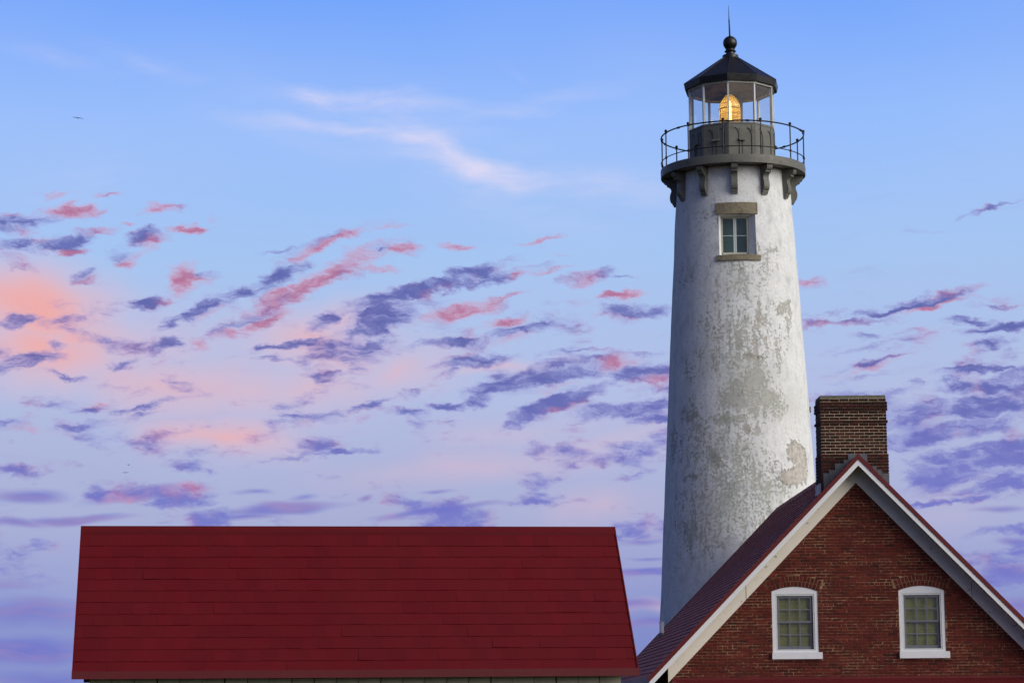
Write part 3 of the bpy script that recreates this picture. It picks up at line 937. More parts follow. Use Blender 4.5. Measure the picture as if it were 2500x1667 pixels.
        MB().add(vv, ff).build(name, M_stone, win)
    curved(0.565, 16.150, 16.475, 0.035, 'lintel')
    curved(0.572, 14.835, 14.985, 0.055, 'sill', R(0.6))

    # --- gallery deck
    D0, D1, DR = 17.525, 17.755, 2.04
    MB().lathe([(1.45, D0 + 0.02), (DR - 0.03, D0 + 0.02), (DR - 0.03, D0), (DR, D0), (DR + 0.005, D1 - 0.03), (DR, D1), (1.2, D1 + 0.01)], 96).build('gallery_deck', M_olive, root, True)

    # --- brackets under the deck
    prof = [(-0.12, 0.0), (0.0, 0.0)]
    P = [(0.070, 0.0), (0.072, 0.05), (0.10, 0.055), (0.105, 0.10), (0.128, 0.115), (0.155, 0.15), (0.172, 0.20), (0.176, 0.26), (0.168, 0.32),
         (0.150, 0.375), (0.135, 0.42), (0.130, 0.46), (0.138, 0.505), (0.160, 0.545), (0.20, 0.575), (0.235, 0.59), (0.255, 0.60), (0.258, 0.645), (0.30, 0.655), (0.325, 0.68),
         (0.342, 0.72), (0.345, 0.80)]
    poly = [(-0.25, 0.0)] + P + [(-0.25, 0.80)]
    bw = 0.086
    bm_ = MB()
    pts = [(-x, z) for x, z in poly]
    bm_.prism(pts, -bw, bw, axis='x')
    bme = bm_.mesh('bracket', M_olive)
    for k in range(12):
        a = R(-4.1 + 30 * k)
        zb0 = D0 - 0.80
        put('bracket', bme, root, pol(1.622, a, zb0 - 0.003), (0, 0, a))

    # --- railing
    rail = empty('gallery_railing', (0, 0, 0))
    rail.parent = root
    RR_, RZ, MZ = 2.015, 18.70, 17.985
    ring = lambda r, z, n=96: [pol(r, 2 * math.pi * k / n, z + 0.004 * math.sin(5 * 2 * math.pi * k / n)) for k in range(n)]
    MB().tube(ring(RR_, RZ), 0.021, 8, True).build('handrail', M_iron, rail, True)
    MB().tube(ring(RR_ + 0.004, MZ), 0.014, 8, True).build('middle_rail', M_iron, rail, True)
    pm = MB().tube([(0, 0, D1 - 0.10), (0, 0, RZ + 0.03)], 0.018, 8).ball((0, 0, RZ + 0.055), 0.042, 12, 8).lathe([(0.035, MZ - 0.025), (0.035, MZ + 0.025)], 10)
    pm.lathe([(0.034, RZ - 0.022), (0.034, RZ + 0.022)], 10)
    pme = pm.mesh('post', M_iron, True)
    for k in range(12):
        put('post', pme, rail, pol(RR_, R(-12.4 + 30 * k), 0))
    cm = MB().tube([(-0.055, 0, 0), (-0.03, 0, 0), (-0.0301, 0, 0), (0.03, 0, 0), (0.0301, 0, 0), (0.055, 0, 0)], [0.026, 0.026, 0.033, 0.033, 0.026, 0.026], 8).mesh('coupling', M_iron, True)
    for k in range(6):
        a = R(-53 + 60 * k)
        put('coupling', cm, rail, pol(RR_, a, RZ), (0, 0, a))

    # --- lantern base: a ten-sided iron wall
    A0 = R(-9.4)
    LR, LZ0, LZ1 = 1.24, D1, 18.865
    MB().lathe([(LR, LZ0 - 0.02), (LR, LZ1 - 0.05), (LR + 0.012, LZ1 - 0.05), (LR + 0.012, LZ1), (LR - 0.12, LZ1), (LR - 0.12, LZ0 + 0.3)], 10, a0=A0, caps=False).build('lantern_base', M_olive, root)
    apo = LR * math.cos(R(18))
    hwf = LR * math.sin(R(18))
    for k in range(10):
        am = A0 + R(36 * k + 18)
        FM = Matrix.Rotation(am, 4, 'Z') @ Matrix.Translation((0, -apo, 0))
        # arched beads on every face
        for xc in (-0.19, 0.17):
            pts = [(xc + 0.10, -0.006, LZ0 + 0.12), (xc + 0.10, -0.006, LZ0 + 0.68)]
            for i in range(7):
                q = math.pi / 2 * i / 6
                pts.append((xc - 0.02 + 0.12 * math.cos(q), -0.006, LZ0 + 0.68 + 0.26 * math.sin(q)))
            MB().tube([FM @ Vector(p) for p in pts], 0.014, 6).build('arch_bead', M_olive_dk, root, True)
        MB().box(hwf - 0.115, hwf - 0.02, -0.012, 0.02, LZ0 + 0.02, LZ1 - 0.06, FM).build('corner_strip', M_olive, root)
        if k in (8, 0, 2, 4, 6, 9):
            vb = MB()
            vb.prism([(-0.105, LZ0 + 0.62), (0.105, LZ0 + 0.62), (0.075, LZ0 + 0.93), (-0.075, LZ0 + 0.93)], -0.018, 0.01, FM)
            vb.add([FM @ Vector(p) for p in ((-0.11, 0.0, LZ0 + 0.66), (0.11, 0.0, LZ0 + 0.66), (0.11, -0.085, LZ0 + 0.605), (-0.11, -0.085, LZ0 + 0.605),
                                              (-0.11, 0.0, LZ0 + 0.63), (0.11, 0.0, LZ0 + 0.63), (0.11, -0.085, LZ0 + 0.575), (-0.11, -0.085, LZ0 + 0.575))],
                   [(0, 1, 2, 3), (7, 6, 5, 4), (3, 2, 6, 7), (0, 3, 7, 4), (1, 5, 6, 2)])
            vb.build('vent_hood', M_olive, root)
            MB().box(-0.007, 0.007, -0.012, 0.01, LZ0 + 0.05, LZ0 + 0.60, FM).build('seam_strip', M_olive_dk, root)

    # --- lantern glazing
    GZ0, GZ1 = LZ1, 19.985
    gz = empty('lantern_glazing', (0, 0, 0))
    gz.parent = root
    MB().lathe([(LR + 0.015, GZ1), (LR + 0.015, GZ1 + 0.088), (LR - 0.10, GZ1 + 0.088), (LR - 0.10, GZ1)], 10, a0=A0, caps=False).build('head_band', M_whitemetal, gz)
    for k in range(10):
        a = A0 + R(36 * k)
        b = A0 + R(36 * (k + 1))
        VM = Matrix.Rotation(a, 4, 'Z') @ Matrix.Translation((0, -LR + 0.022, 0))
        MB().box(-0.021, 0.021, -0.022, 0.05, GZ0 + 0.001, GZ1 + 0.002, VM).build('mullion', M_whitemetal, gz)
        p0, p1 = pol(LR - 0.03, a + R(0.9), GZ0 + 0.004), pol(LR - 0.03, b - R(0.9), GZ0 + 0.004)
        up = Vector((0, 0, GZ1 - GZ0 - 0.004))
        i0, i1 = pol(LR - 0.036, a + R(0.9), GZ0 + 0.004), pol(LR - 0.036, b - R(0.9), GZ0 + 0.004)
        MB().add([p0, p1, p1 + up, p0 + up, i0, i1, i1 + up, i0 + up], [(0, 1, 2, 3), (7, 6, 5, 4), (0, 4, 5, 1), (1, 5, 6, 2), (2, 6, 7, 3), (3, 7, 4, 0)]).build('pane', M_glass, gz)
    # --- lantern roof
    Z0 = 20.04
    rf = MB().lathe([(LR - 0.12, GZ1 + 0.05), (LR - 0.12, Z0 + 0.03), (1.345, Z0), (1.375, Z0 + 0.165), (1.36, Z0 + 0.19), (0.245, 20.995), (0.20, 20.995)], 10, a0=A0, caps=False)
    rf.build('lantern_roof', M_black, root)
    MB().lathe([(LR - 0.13, GZ1 + 0.055), (LR - 0.16, GZ1 + 0.06), (0.25, GZ1 + 0.16), (0.01, GZ1 + 0.17)], 10, a0=A0, caps=False).build('lantern_ceiling', M_ceiling, root)
    rb = MB()
    for k in range(10):
        a = A0 + R(36 * k)
        rb.tube([pol(1.372, a, Z0 + 0.17), pol(0.24, a, 21.0)], 0.014, 6)
    rb.build('roof_hip', M_black, root)
    MB().lathe([(0.20, 20.96), (0.232, 20.98), (0.228, 21.085), (0.205, 21.10), (0.135, 21.105), (0.122, 21.15), (0.125, 21.18), (0.155, 21.192), (0.17, 21.206),
                (0.155, 21.222), (0.13, 21.235), (0.128, 21.27), (0.145, 21.30)], 24).ball((0, 0, 21.455), 0.203, 24, 16).build('ball_finial', M_black, root, True)
    MB().tube([(0, 0, 21.62), (-0.002, 0, 21.66), (-0.004, 0, 21.68), (-0.014, 0, 22.15), (-0.0142, 0, 22.16), (-0.022, 0, 22.56)], [0.045, 0.04, 0.024, 0.019, 0.013, 0.005], 8).build('lightning_rod', M_iron, root, True)
    # pipe inside the lantern, behind the lamp
    MB().tube([(0.365, 0.90, 18.75), (0.365, 0.90, 20.02)], 0.046, 10).build('vent_pipe', M_greypipe, root, True)
    # small fitting on the right flank
    FMx = Matrix.Rotation(R(84), 4, 'Z') @ Matrix.Translation((0, -tower_radius(10.9), 0))
    fx = MB().box(-0.06, 0.06, -0.05, 0.02, 10.80, 10.96, FMx)
    fx.build('junction_box', M_stone, root)


build_lighthouse()


def build_lamp():
    root = empty('lighthouse_lamp', (TX - 0.05, TY, 18.78))
    tag(root, 'glowing amber beehive lens lamp lit inside the lighthouse lantern', 'lamp')
    prof = [(0.25, 0.24), (0.275, 0.28)]
    n = 26
    for i in range(n):
        s = i / (n - 1)
        z = 0.29 + 0.85 * s
        if s < 0.5:
            r = 0.305 + 0.010 * math.sin(math.pi * s * 2)
        else:
            q = (s - 0.5) / 0.5
            r = 0.306 * math.cos(q * 1.28) ** 0.8
        prof.append((max(r - (0.012 if i % 2 else 0.0), 0.02), z))
    MB().lathe(prof, 40, caps=False).build('lens', M_lens, root, False)
    rg = MB()
    for z, r in ((0.72, 0.322), (0.30, 0.312)):
        rg.tube([pol(r, 2 * math.pi * k / 40, z) for k in range(40)], 0.010, 6, True)
    rg.build('lens_ring', M_iron_brass, root, True)
    for k in range(3):
        a = R(60 + 120 * k)
        MB().tube([pol(0.325, a, 0.27), pol(0.33, a, 0.5), pol(0.326, a, 0.72)], 0.010, 6).build('lens_rib', M_iron_brass, root, True)
    MB().lathe([(0.03, 0.27), (0.042, 0.33), (0.042, 0.92), (0.02, 0.98)], 16).build('bulb', M_bulb, root, True)
    MB().lathe([(0.34, 0.20), (0.34, 0.24), (0.12, 0.24)], 24).lathe([(0.22, -1.01), (0.20, -0.95), (0.10, -0.9), (0.10, 0.20)], 20).build('pedestal', M_olive, root, True)


M_iron_brass = simple("aged_brass", (0.30, 0.17, 0.045), 0.35, 0.2, 8.0, metallic=0.8)
build_lamp()


# ------------------------------------------------------------------ brick house
HTH = 0.0168
HX, HY = 7.1265 + 0.036 * math.cos(HTH), 50.45 + 0.036 * math.sin(HTH)
ZA, SL = 7.894, 1.0266            # ridge height, roof slope
V_F, V_B = -0.45, 13.28           # rake plane in front, rear end of the roof
UE = 4.42                         # half width of the roof
UW = 3.985                        # half width of the walls
FZ = 7.327                        # apex of the bottom line of the frieze
WIN = [(-1.336, 0.478), (1.306, 0.478)]     # window centres and half widths
W_SPRING, W_APEX, W_SILL = 5.082, 5.176, 3.825


def rake(mb, side, o0, o1, v0, v1, u0=0.0, u1=UE):
    """board along one rake between two heights below the ridge line"""
    p = [(side * u0, ZA - SL * u0 - o0), (side * u1, ZA - SL * u1 - o0), (side * u1, ZA - SL * u1 - o1), (side * u0, ZA - SL * u0 - o1)]
    return mb.prism(p, v0, v1)


def brick_mesh(name, l, h, d, mat, c=0.004):
    """brick with softened front edges: 8 + 4 corners, origin at the middle of the front"""
    x, z = l / 2, h / 2
    v = [(-x, d, -z), (x, d, -z), (x, d, z), (-x, d, z),
         (-x, c, -z), (x, c, -z), (x, c, z), (-x, c, z),
         (-x + c, 0, -z + c), (x - c, 0, -z + c), (x - c, 0, z - c), (-x + c, 0, z - c)]
    f = [(0, 1, 5, 4), (1, 2, 6, 5), (2, 3, 7, 6), (3, 0, 4, 7), (4, 5, 9, 8), (5, 6, 10, 9), (6, 7, 11, 10), (7, 4, 8, 11), (8, 9, 10, 11)]
    return MB().add(v, f).mesh(name, mat)


def arch_r(cx, u, w):
    """radius and bearing of a wall point seen from the centre of a window arch"""
    cz = W_APEX - ARCH_R
    return math.hypot(u - cx, w - cz), math.atan2(u - cx, w - cz)


ARCH_R = (0.478 ** 2 + 0.094 ** 2) / (2 * 0.094)


def build_house():
    root = empty('brick_house', (HX, HY, 0), HTH)
    tag(root, 'red brick gabled house with white rake boards and a brick chimney on its ridge', 'house')
    rng = random.Random(5)

    # --- walls: mortar-coloured core with window openings
    wb = MB()
    T = 0.28
    top = lambda u: ZA - SL * abs(u) - 0.16
    cuts = [-UW]
    for cx, hw in WIN:
        cuts += [cx - hw, cx + hw]
    cuts += [UW]
    for i in range(0, len(cuts) - 1):
        a, b = cuts[i], cuts[i + 1]
        if i % 2 == 0:
            pts = [(a, 0.0), (b, 0.0), (b, top(b))] + ([(0, top(0))] if a < 0 < b else []) + [(a, top(a))]
            wb.prism(pts, 0.0, T)
        else:
            wb.prism([(a, 0.0), (b, 0.0), (b, W_SILL - 0.1), (a, W_SILL - 0.1)], 0.0, T)
            wb.prism([(a, W_APEX + 0.004), (b, W_APEX + 0.004), (b, top(b)), (a, top(a))], 0.0, T)
    for s in (-1, 1):
        MB().box(s * UW - (0.28 if s > 0 else 0), s * UW + (0.28 if s < 0 else 0), T + 0.001, 12.899, 0.0, top(UW)).build('side_wall', M_flank, root)
    MB().prism([(-UW, 0), (UW, 0), (UW, top(UW)), (0, top(0)), (-UW, top(UW))], 12.9, 13.1).build('rear_wall', M_flank, root)
    wall = wb.build('wall', M_mortar, root)

    # --- bricks of the gable wall
    course, bl, bh, proud = 0.0612, 0.197, 0.0505, 0.006
    joint = 0.0105
    rects = []
    row = 0
    w = 3.30 + bh / 2
    while w < FZ + 0.05:
        half = min(UW - 0.002, (FZ + 0.12 - w) / SL + 0.06)
        head = (row % 7 == 3)
        step = (0.094 if head else bl) + joint
        u = -UW + (step / 2 if row % 2 else 0.0) + rng.uniform(-0.012, 0.012) - step
        while u < UW:
            l = step - joint + rng.uniform(-0.006, 0.006)
            a, b = max(u, -half), min(u + l, half)
            u += step
            segs = [(a, b)]
            for cx, hw in WIN:
                if w - bh / 2 < W_SPRING + 0.02 and w + bh / 2 > W_SILL - 0.02:
                    lo, hi = cx - hw - 0.008, cx + hw + 0.008
                elif w - bh / 2 < W_SILL and w + bh / 2 > 3.68:
                    lo, hi = cx - hw - 0.05, cx + hw + 0.09
                else:
                    cz = W_APEX - ARCH_R
                    ro = ARCH_R + 0.235
                    dz = w - cz
                    if W_SPRING - 0.03 < w < cz + ro + bh / 2:
                        x = math.sqrt(max(ro * ro - dz * dz, 0)) if dz < ro else 0.0
                        x = min(x, (ro - 0.02) * math.sin(R(24.0)), dz * math.tan(R(24.5)) + 0.01)
                        if x <= 0.01:
                            continue
                        lo, hi = cx - x - 0.008, cx + x + 0.008
                    else:
                        continue
                ns = []
                for (p, q) in segs:
                    if q <= lo or p >= hi:
                        ns.append((p, q))
                    else:
                        if lo - p > 0.03:
                            ns.append((p, lo))
                        if q - hi > 0.03:
                            ns.append((hi, q))
                segs = ns
            for (p, q) in segs:
                if q - p > 0.03:
                    rects.append((p, q, w))
        w += course
        row += 1
    # what a brick shows: the part of it below the frieze
    def shown(r):
        p, q, w_ = r
        lim = (FZ - w_) / SL
        return max(0.0, min(q, lim) - max(p, -lim)) if -3.3 < (p + q) / 2 < 3.25 else 0.0
    order = sorted(range(len(rects)), key=lambda i: (-round(shown(rects[i]), 2), rects[i][2] + rng.uniform(0, 1.6)))
    single = set(order[:300])
    cache = {}
    rest = MB()
    for i, (p, q, w_) in enumerate(rects):
        l = round((q - p) / 0.006) * 0.006
        uc, dv = (p + q) / 2, -proud + rng.uniform(-0.0025, 0.003)
        if i in single:
            if l not in cache:
                cache[l] = brick_mesh('brick', l, bh, 0.03, M_brick)
            put('brick', cache[l], wall, (uc, dv, w_ + rng.uniform(-0.0015, 0.0015)), (0, R(rng.uniform(-0.4, 0.4)), R(rng.uniform(-0.5, 0.5))))
        else:
            dz = rng.uniform(-0.0015, 0.0015)
            c = 0.004
            x0, x1, z0, z1 = uc - l / 2, uc + l / 2, w_ - bh / 2 + dz, w_ + bh / 2 + dz
            v = [(x0, dv + 0.03, z0), (x1, dv + 0.03, z0), (x1, dv + 0.03, z1), (x0, dv + 0.03, z1), (x0, dv + c, z0), (x1, dv + c, z0), (x1, dv + c, z1), (x0, dv + c, z1),
                 (x0 + c, dv, z0 + c), (x1 - c, dv, z0 + c), (x1 - c, dv, z1 - c), (x0 + c, dv, z1 - c)]
            rest.add(v, [(0, 1, 5, 4), (1, 2, 6, 5), (2, 3, 7, 6), (3, 0, 4, 7), (4, 5, 9, 8), (5, 6, 10, 9), (6, 7, 11, 10), (7, 4, 8, 11), (8, 9, 10, 11)])
    rb = rest.build('bricks', M_brick, wall)
    rb['kind'] = 'stuff'
    # --- two rings of bricks on end over each window
    cz = W_APEX - ARCH_R
    vme = brick_mesh('arch_brick', 0.060, 0.102, 0.05, M_brick)
    for cx, hw in WIN:
        ra, rb_, am = ARCH_R + 0.002, ARCH_R + 0.234, R(23.5)
        poly = [(cx + ra * math.sin(am * (i / 6 - 1)), cz + ra * math.cos(am * (i / 6 - 1))) for i in range(13)]
        poly += [(cx + rb_ * math.sin(am * (1 - i / 6)), cz + rb_ * math.cos(am * (1 - i / 6))) for i in range(13)]
        MB().prism(poly, -0.002, 0.02).build('arch_bed', M_archmortar, wall)
        for ring, r0 in ((0, ARCH_R + 0.006 + 0.052), (1, ARCH_R + 0.006 + 0.052 + 0.114)):
            n = 14 if ring == 0 else 15
            for k in range(n):
                a = (k - (n - 1) / 2) * 0.0765 / r0
                put('arch_brick', vme, wall, (cx + r0 * math.sin(a), -0.009 + rng.uniform(-0.003, 0.003), cz + r0 * math.cos(a)), (0, a, 0))

    # --- windows
    for wi, (cx, hw) in enumerate(WIN):
        n = 14
        outer = [(cx - hw, W_SILL)] + [(cx + ARCH_R * math.sin(a), cz + ARCH_R * math.cos(a)) for a in [math.asin(hw / ARCH_R) * (2 * i / n - 1) for i in range(n + 1)]] + [(cx + hw, W_SILL)]
        il, ir, ib, it = cx - 0.405, cx + 0.405, 3.862, 5.022
        cb = MB()
        m = len(outer)
        vv = []
        for y in (0.012, 0.10):
            vv += [(x, y, z) for x, z in outer]
            vv += [(x, y, z) for x, z in ((il, ib), (il, it), (ir, it), (ir, ib))]
        k = m + 4
        L, Tl, Tr, Rr = m, m + 1, m + 2, m + 3
        mid = m // 2
        front = [[0, 1, Tl, L], [m - 1, Rr, Tr, m - 2], [0, L, Rr, m - 1]]
        for i in range(1, m - 2):
            front.append([i, i + 1, Tl] if i < mid else [i, i + 1, Tr])
        front.append([mid, Tr, Tl])
        fs = [tuple(f_) for f_ in front] + [tuple(q + k for q in reversed(f_)) for f_ in front]
        for i in range(m):
            j = (i + 1) % m
            fs.append((i, i + k, j + k, j))
        for i, j in ((L, Tl), (Tl, Tr), (Tr, Rr), (Rr, L)):
            fs.append((i, j, j + k, i + k))
        win = cb.add(vv, fs).build('window', M_casing, root)
        win['label'] = ('left' if wi == 0 else 'right') + ' arched gable window with drawn olive blind'
        MB().box(cx - hw - 0.022, cx + hw + 0.082 - 0.02, -0.075, 0.10, 3.686, W_SILL - 0.002).build('sill', M_casing, win)
        tb = MB()
        for (a, b, c, d) in ((il, ir, ib, ib + 0.026), (il, ir, it - 0.036, it), (il, il + 0.034, ib + 0.026, it - 0.036), (ir - 0.030, ir, ib + 0.026, it - 0.036)):
            tb.box(a + 0.002, b - 0.002, 0.02, 0.075, c + 0.002, d - 0.002)
        tb.build('storm_trim', M_storm, win)
        sl_, sr_, sb_, st_ = il + 0.036, ir - 0.032, ib + 0.028, it - 0.038
        zm0, zm1 = 4.424, 4.470
        for name, z0, z1, y in (('lower_sash', sb_, zm1, 0.072), ('upper_sash', zm0 + 0.002, st_, 0.052)):
            sb = MB()
            brail = 0.062 if name == 'lower_sash' else 0.044
            trail = 0.044
            x0, x1 = sl_ + 0.048, sr_ - 0.052
            sb.box(sl_, x0, y, y + 0.02, z0, z1)
            sb.box(x1, sr_, y, y + 0.02, z0, z1)
            sb.box(x0, x1, y, y + 0.02, z0, z0 + brail)
            sb.box(x0, x1, y, y + 0.02, z1 - trail, z1)
            gw, gh = (x1 - x0) / 3, (z1 - trail - z0 - brail)
            za, zb2 = z0 + brail, z1 - trail
            for j in (1, 2):
                sb.box(x0 + gw * j - 0.012, x0 + gw * j + 0.012, y + 0.002, y + 0.018, za, zb2)
            zc = (za + zb2) / 2
            for j in range(3):
                sb.box(x0 + gw * j + (0.012 if j else 0), x0 + gw * (j + 1) - (0.012 if j < 2 else 0), y + 0.002, y + 0.018, zc - 0.011, zc + 0.011)
            sash = sb.build(name, M_sash, win)
            for j in range(3):
                for (c, d) in ((za, zc - 0.011), (zc + 0.011, zb2)):
                    MB().box(x0 + gw * j + 0.012 * (j > 0), x0 + gw * (j + 1) - 0.012 * (j < 2), y + 0.008, y + 0.011, c, d).build('pane', M_paneglass, win)
        bl_ = MB()
        z = sb_ - 0.01
        k2 = 0
        while z < st_ + 0.02:
            t_ = 0.011 + 0.002 * math.sin(k2 * 1.7)
            bl_.add([(sl_ - 0.02, 0.125 - t_, z), (sr_ + 0.02, 0.125 - t_, z), (sr_ + 0.02, 0.125 + t_, z + 0.034), (sl_ - 0.02, 0.125 + t_, z + 0.034)], [(0, 1, 2, 3)])
            z += 0.031
            k2 += 1
        bl_.build('blind', M_blind, win)
        MB().box(cx - hw, cx + hw, 0.20, 0.22, W_SILL - 0.05, W_APEX).build('room_lining', M_dimroom, win)

    # --- roof
    rf = MB()
    for s in (-1, 1):
        rake(rf, s, 0.03, 0.12, V_F + 0.03, V_B - 0.03)
    roof = rf.build('roof', M_houseroof, root)
    un = MB()
    for s in (-1, 1):
        rake(un, s, 0.125, 0.145, V_F + 0.035, V_B - 0.035, 0.02, UE - 0.03)
    un.build('soffit', M_soffit, root)
    # scalloped shingle courses, far too small to pick apart
    sc = MB()
    n_course = 44
    ln = math.hypot(1, SL)
    ex = UE * ln / n_course
    wd = 0.19
    nx = int((V_B - V_F - 0.08) / wd)
    arc = [(-0.5, 0.35), (-0.46, 0.16), (-0.26, 0.02), (0.0, -0.03), (0.26, 0.02), (0.46, 0.16), (0.5, 0.35)]
    for s in (-1, 1):
        for c in range(n_course if s < 0 else n_course):
            lift = rng.uniform(-0.002, 0.002)
            for k in range(nx):
                vc = V_F + 0.05 + (k + (0.5 if c % 2 else 0.0) + 0.25) * wd
                if vc + wd / 2 > V_B - 0.02:
                    continue
                h1 = 0.018 + lift + rng.uniform(-0.0025, 0.0025)
                vv, lo = [], []
                for (x, y) in arc + [(0.5, 1.04), (-0.5, 1.04)]:
                    d = UE - (c + y) * ex / ln            # distance from the ridge, horizontally
                    d = max(d, 0.004)
                    off = h1 * (1 - max(0, y) * 0.93)
                    vv.append((s * (d + off * SL / ln), vc + x * wd * 0.97, ZA - 0.03 - SL * d + off / ln))
                    lo.append((s * d, vc + x * wd * 0.97, ZA - 0.03 - SL * d))
                m = len(vv)
                sc.add(vv + lo[:7], [tuple(range(m))] + [(i, i + 1, m + i + 1, m + i) for i in range(6)])
    sh = sc.build('shingles', M_houseroof, roof)
    sh['kind'] = 'stuff'
    MB().prism([(-0.12, ZA - 0.03 - 0.12 * SL + 0.02), (0, ZA + 0.006), (0.12, ZA - 0.03 - 0.12 * SL + 0.02), (0.12, ZA - 0.05 - 0.12 * SL + 0.02), (0, ZA - 0.028), (-0.12, ZA - 0.05 - 0.12 * SL + 0.02)], V_F + 0.9, V_B - 0.03).build('ridge_cap', M_houseroof, roof)

    # --- rake boards, front and rear
    for s in (-1, 1):
        for (va, vb, y0, y1, z0, z1) in ((V_F - 0.02, V_F + 0.03, V_F - 0.005, V_F + 0.025, 0, 0), (V_B - 0.03, V_B + 0.02, V_B - 0.025, V_B + 0.005, 0, 0)):
            rake(MB(), s, 0.0, 0.118, va, vb, 0.0, UE).build('rake_edging', M_red, root)
            rake(MB(), s, 0.119, 0.245, y0, y1, 0.0, UE - 0.005).build('fascia', M_white, root)
    # --- eaves
    for s in (-1, 1):
        u = s * UE
        e = ZA - SL * UE
        eb = MB()
        eb.box(min(u, u + s * 0.02), max(u, u + s * 0.02), V_F - 0.02, V_B + 0.02, e - 0.118, e - 0.015)
        eb.build('eave_edging', M_red, root)
        fb = MB()
        fb.box(min(u, u - s * 0.03), max(u, u - s * 0.03), V_F + 0.026, V_B - 0.026, e - 0.30, e - 0.121)
        fb.build('fascia', M_white, root)
    # --- frieze on the gable wall
    for s in (-1, 1):
        lo = lambda u: FZ - SL * u
        hi = lambda u: ZA - SL * u - 0.147
        ue = UW + 0.012
        for a, b in ((0.0, 2.345), (2.357, ue)):          # boards butted with an open joint
            MB().prism([(s * a, lo(a)), (s * a, hi(a)), (s * b, hi(b)), (s * b, lo(b))], -0.04, -0.001).build('frieze', M_cream, root)
        for a, b in ((0.0, 1.55), (1.557, ue)):
            MB().prism([(s * a, hi(a) - 0.07), (s * a, hi(a) - 0.002), (s * b, hi(b) - 0.002), (s * b, hi(b) - 0.07)], -0.062, -0.041).build('frieze_moulding', M_cream, root)

    # --- porch below the gable: red sheet roof on posts
    MB().box(-UW + 0.08, UW - 0.06, -0.035, -0.002, 3.235, 3.318).build('porch_flashing', M_red, root)
    porch = MB().add([(-UW + 0.06, -0.002, 3.285), (UW - 0.04, -0.002, 3.285), (UW - 0.04, -2.2, 2.62), (-UW + 0.06, -2.2, 2.62),
                      (-UW + 0.06, -0.002, 3.225), (UW - 0.04, -0.002, 3.225), (UW - 0.04, -2.2, 2.56), (-UW + 0.06, -2.2, 2.56)],
                     [(0, 1, 2, 3), (7, 6, 5, 4), (0, 4, 5, 1), (1, 5, 6, 2), (2, 6, 7, 3), (3, 7, 4, 0)]).build('porch_roof', M_gutterred, root)
    MB().box(-UW + 0.2, UW - 0.2, -2.06, -1.94, 2.38, 2.575).build('porch_beam', M_white, root)
    pme = MB().box(-0.06, 0.06, -0.06, 0.06, 0, 2.379).mesh('porch_post', M_white)
    for k in range(4):
        put('porch_post', pme, root, (-3.6 + 2.4 * k, -2.0, 0))

    # --- chimney astride the ridge
    cu0, cu1, cv0, cv1 = -0.692, 0.702, 0.06, 0.80
    ch = MB().box(cu0 + 0.006, cu1 - 0.006, cv0 + 0.006, cv1 - 0.006, 6.5, 9.12).build('chimney', M_chimmortar, root)
    cap = MB()
    cap.add([(cu0 + 0.005, cv0 + 0.005, 9.116), (cu1 - 0.005, cv0 + 0.005, 9.116), (cu1 - 0.005, cv1 - 0.005, 9.116), (cu0 + 0.005, cv1 - 0.005, 9.116),
             (cu0 + 0.012, cv0 + 0.02, 9.178), (cu1 - 0.014, cv0 + 0.02, 9.184), (cu1 - 0.014, cv1 - 0.02, 9.18), (cu0 + 0.012, cv1 - 0.02, 9.178)],
            [(3, 2, 1, 0), (4, 5, 6, 7), (0, 1, 5, 4), (1, 2, 6, 5), (2, 3, 7, 6), (3, 0, 4, 7)])
    cap.build('chimney_cap', M_cap, ch)
    pitch_c = 0.0650
    out = {1: 0.022, 2: 0.022, 3: 0.024, 7: 0.024}
    cc = {}
    side = MB()
    cw = cu1 - cu0
    bl, jt = 0.192, 0.013
    for i in range(31):
        zc = 9.112 - pitch_c * (i + 0.5)
        o = out.get(i, 0.0)
        if i >= 18:
            o = 0.02
        a0, a1 = cu0 - o, cu1 + o
        # front
        x = a0
        first = 0.092 if i % 2 else bl
        k = 0
        while x < a1 - 0.02:
            l = min((first if k == 0 else bl + rng.uniform(-0.006, 0.006)), a1 - x)
            if a1 - (x + l + jt) < 0.045:
                l = a1 - x
            lk = round(l / 0.006) * 0.006
            if lk not in cc:
                cc[lk] = brick_mesh('chimney_brick', lk, pitch_c - 0.0135, 0.05, M_chimbrick)
            hid = ZA - SL * abs(x + l / 2) - 0.05 > zc
            if not hid:
                put('chimney_brick', cc[lk], ch, (x + l / 2, cv0 - o + rng.uniform(-0.003, 0.002), zc + rng.uniform(-0.002, 0.002)), (0, R(rng.uniform(-0.5, 0.5)), 0))
            x += l + jt
            k += 1
        # both flanks and the back
        h = (pitch_c - 0.0135) / 2
        for s, ux in ((-1, a0), (1, a1)):
            y = cv0 - o + 0.0015
            k = 0
            while y < cv1 + o - 0.02:
                l = min((bl if i % 2 else 0.092) if k == 0 else bl, cv1 + o - y)
                side.box(min(ux, ux - s * 0.05) + 0.001, max(ux, ux - s * 0.05) - 0.001, y, y + l, zc - h, zc + h)
                y += l + jt
                k += 1
        x = a0 + 0.055
        while x < a1 - 0.1:
            l = min(bl, a1 - 0.055 - x)
            side.box(x, x + l, cv1 + o - 0.04, cv1 + o, zc - h, zc + h)
            x += l + jt
    sd = side.build('side_bricks', M_chimbrick, ch)
    sd['kind'] = 'stuff'
    # stepped lead flashing
    steps = [(-0.665, -0.547, 7.536), (-0.547, -0.417, 7.601), (-0.417, -0.230, 7.739), (-0.230, -0.134, 7.812), (-0.134, 0.270, 7.940), (0.366, 0.458, 7.676), (0.458, 0.565, 7.600), (0.565, 0.716, 7.526)]
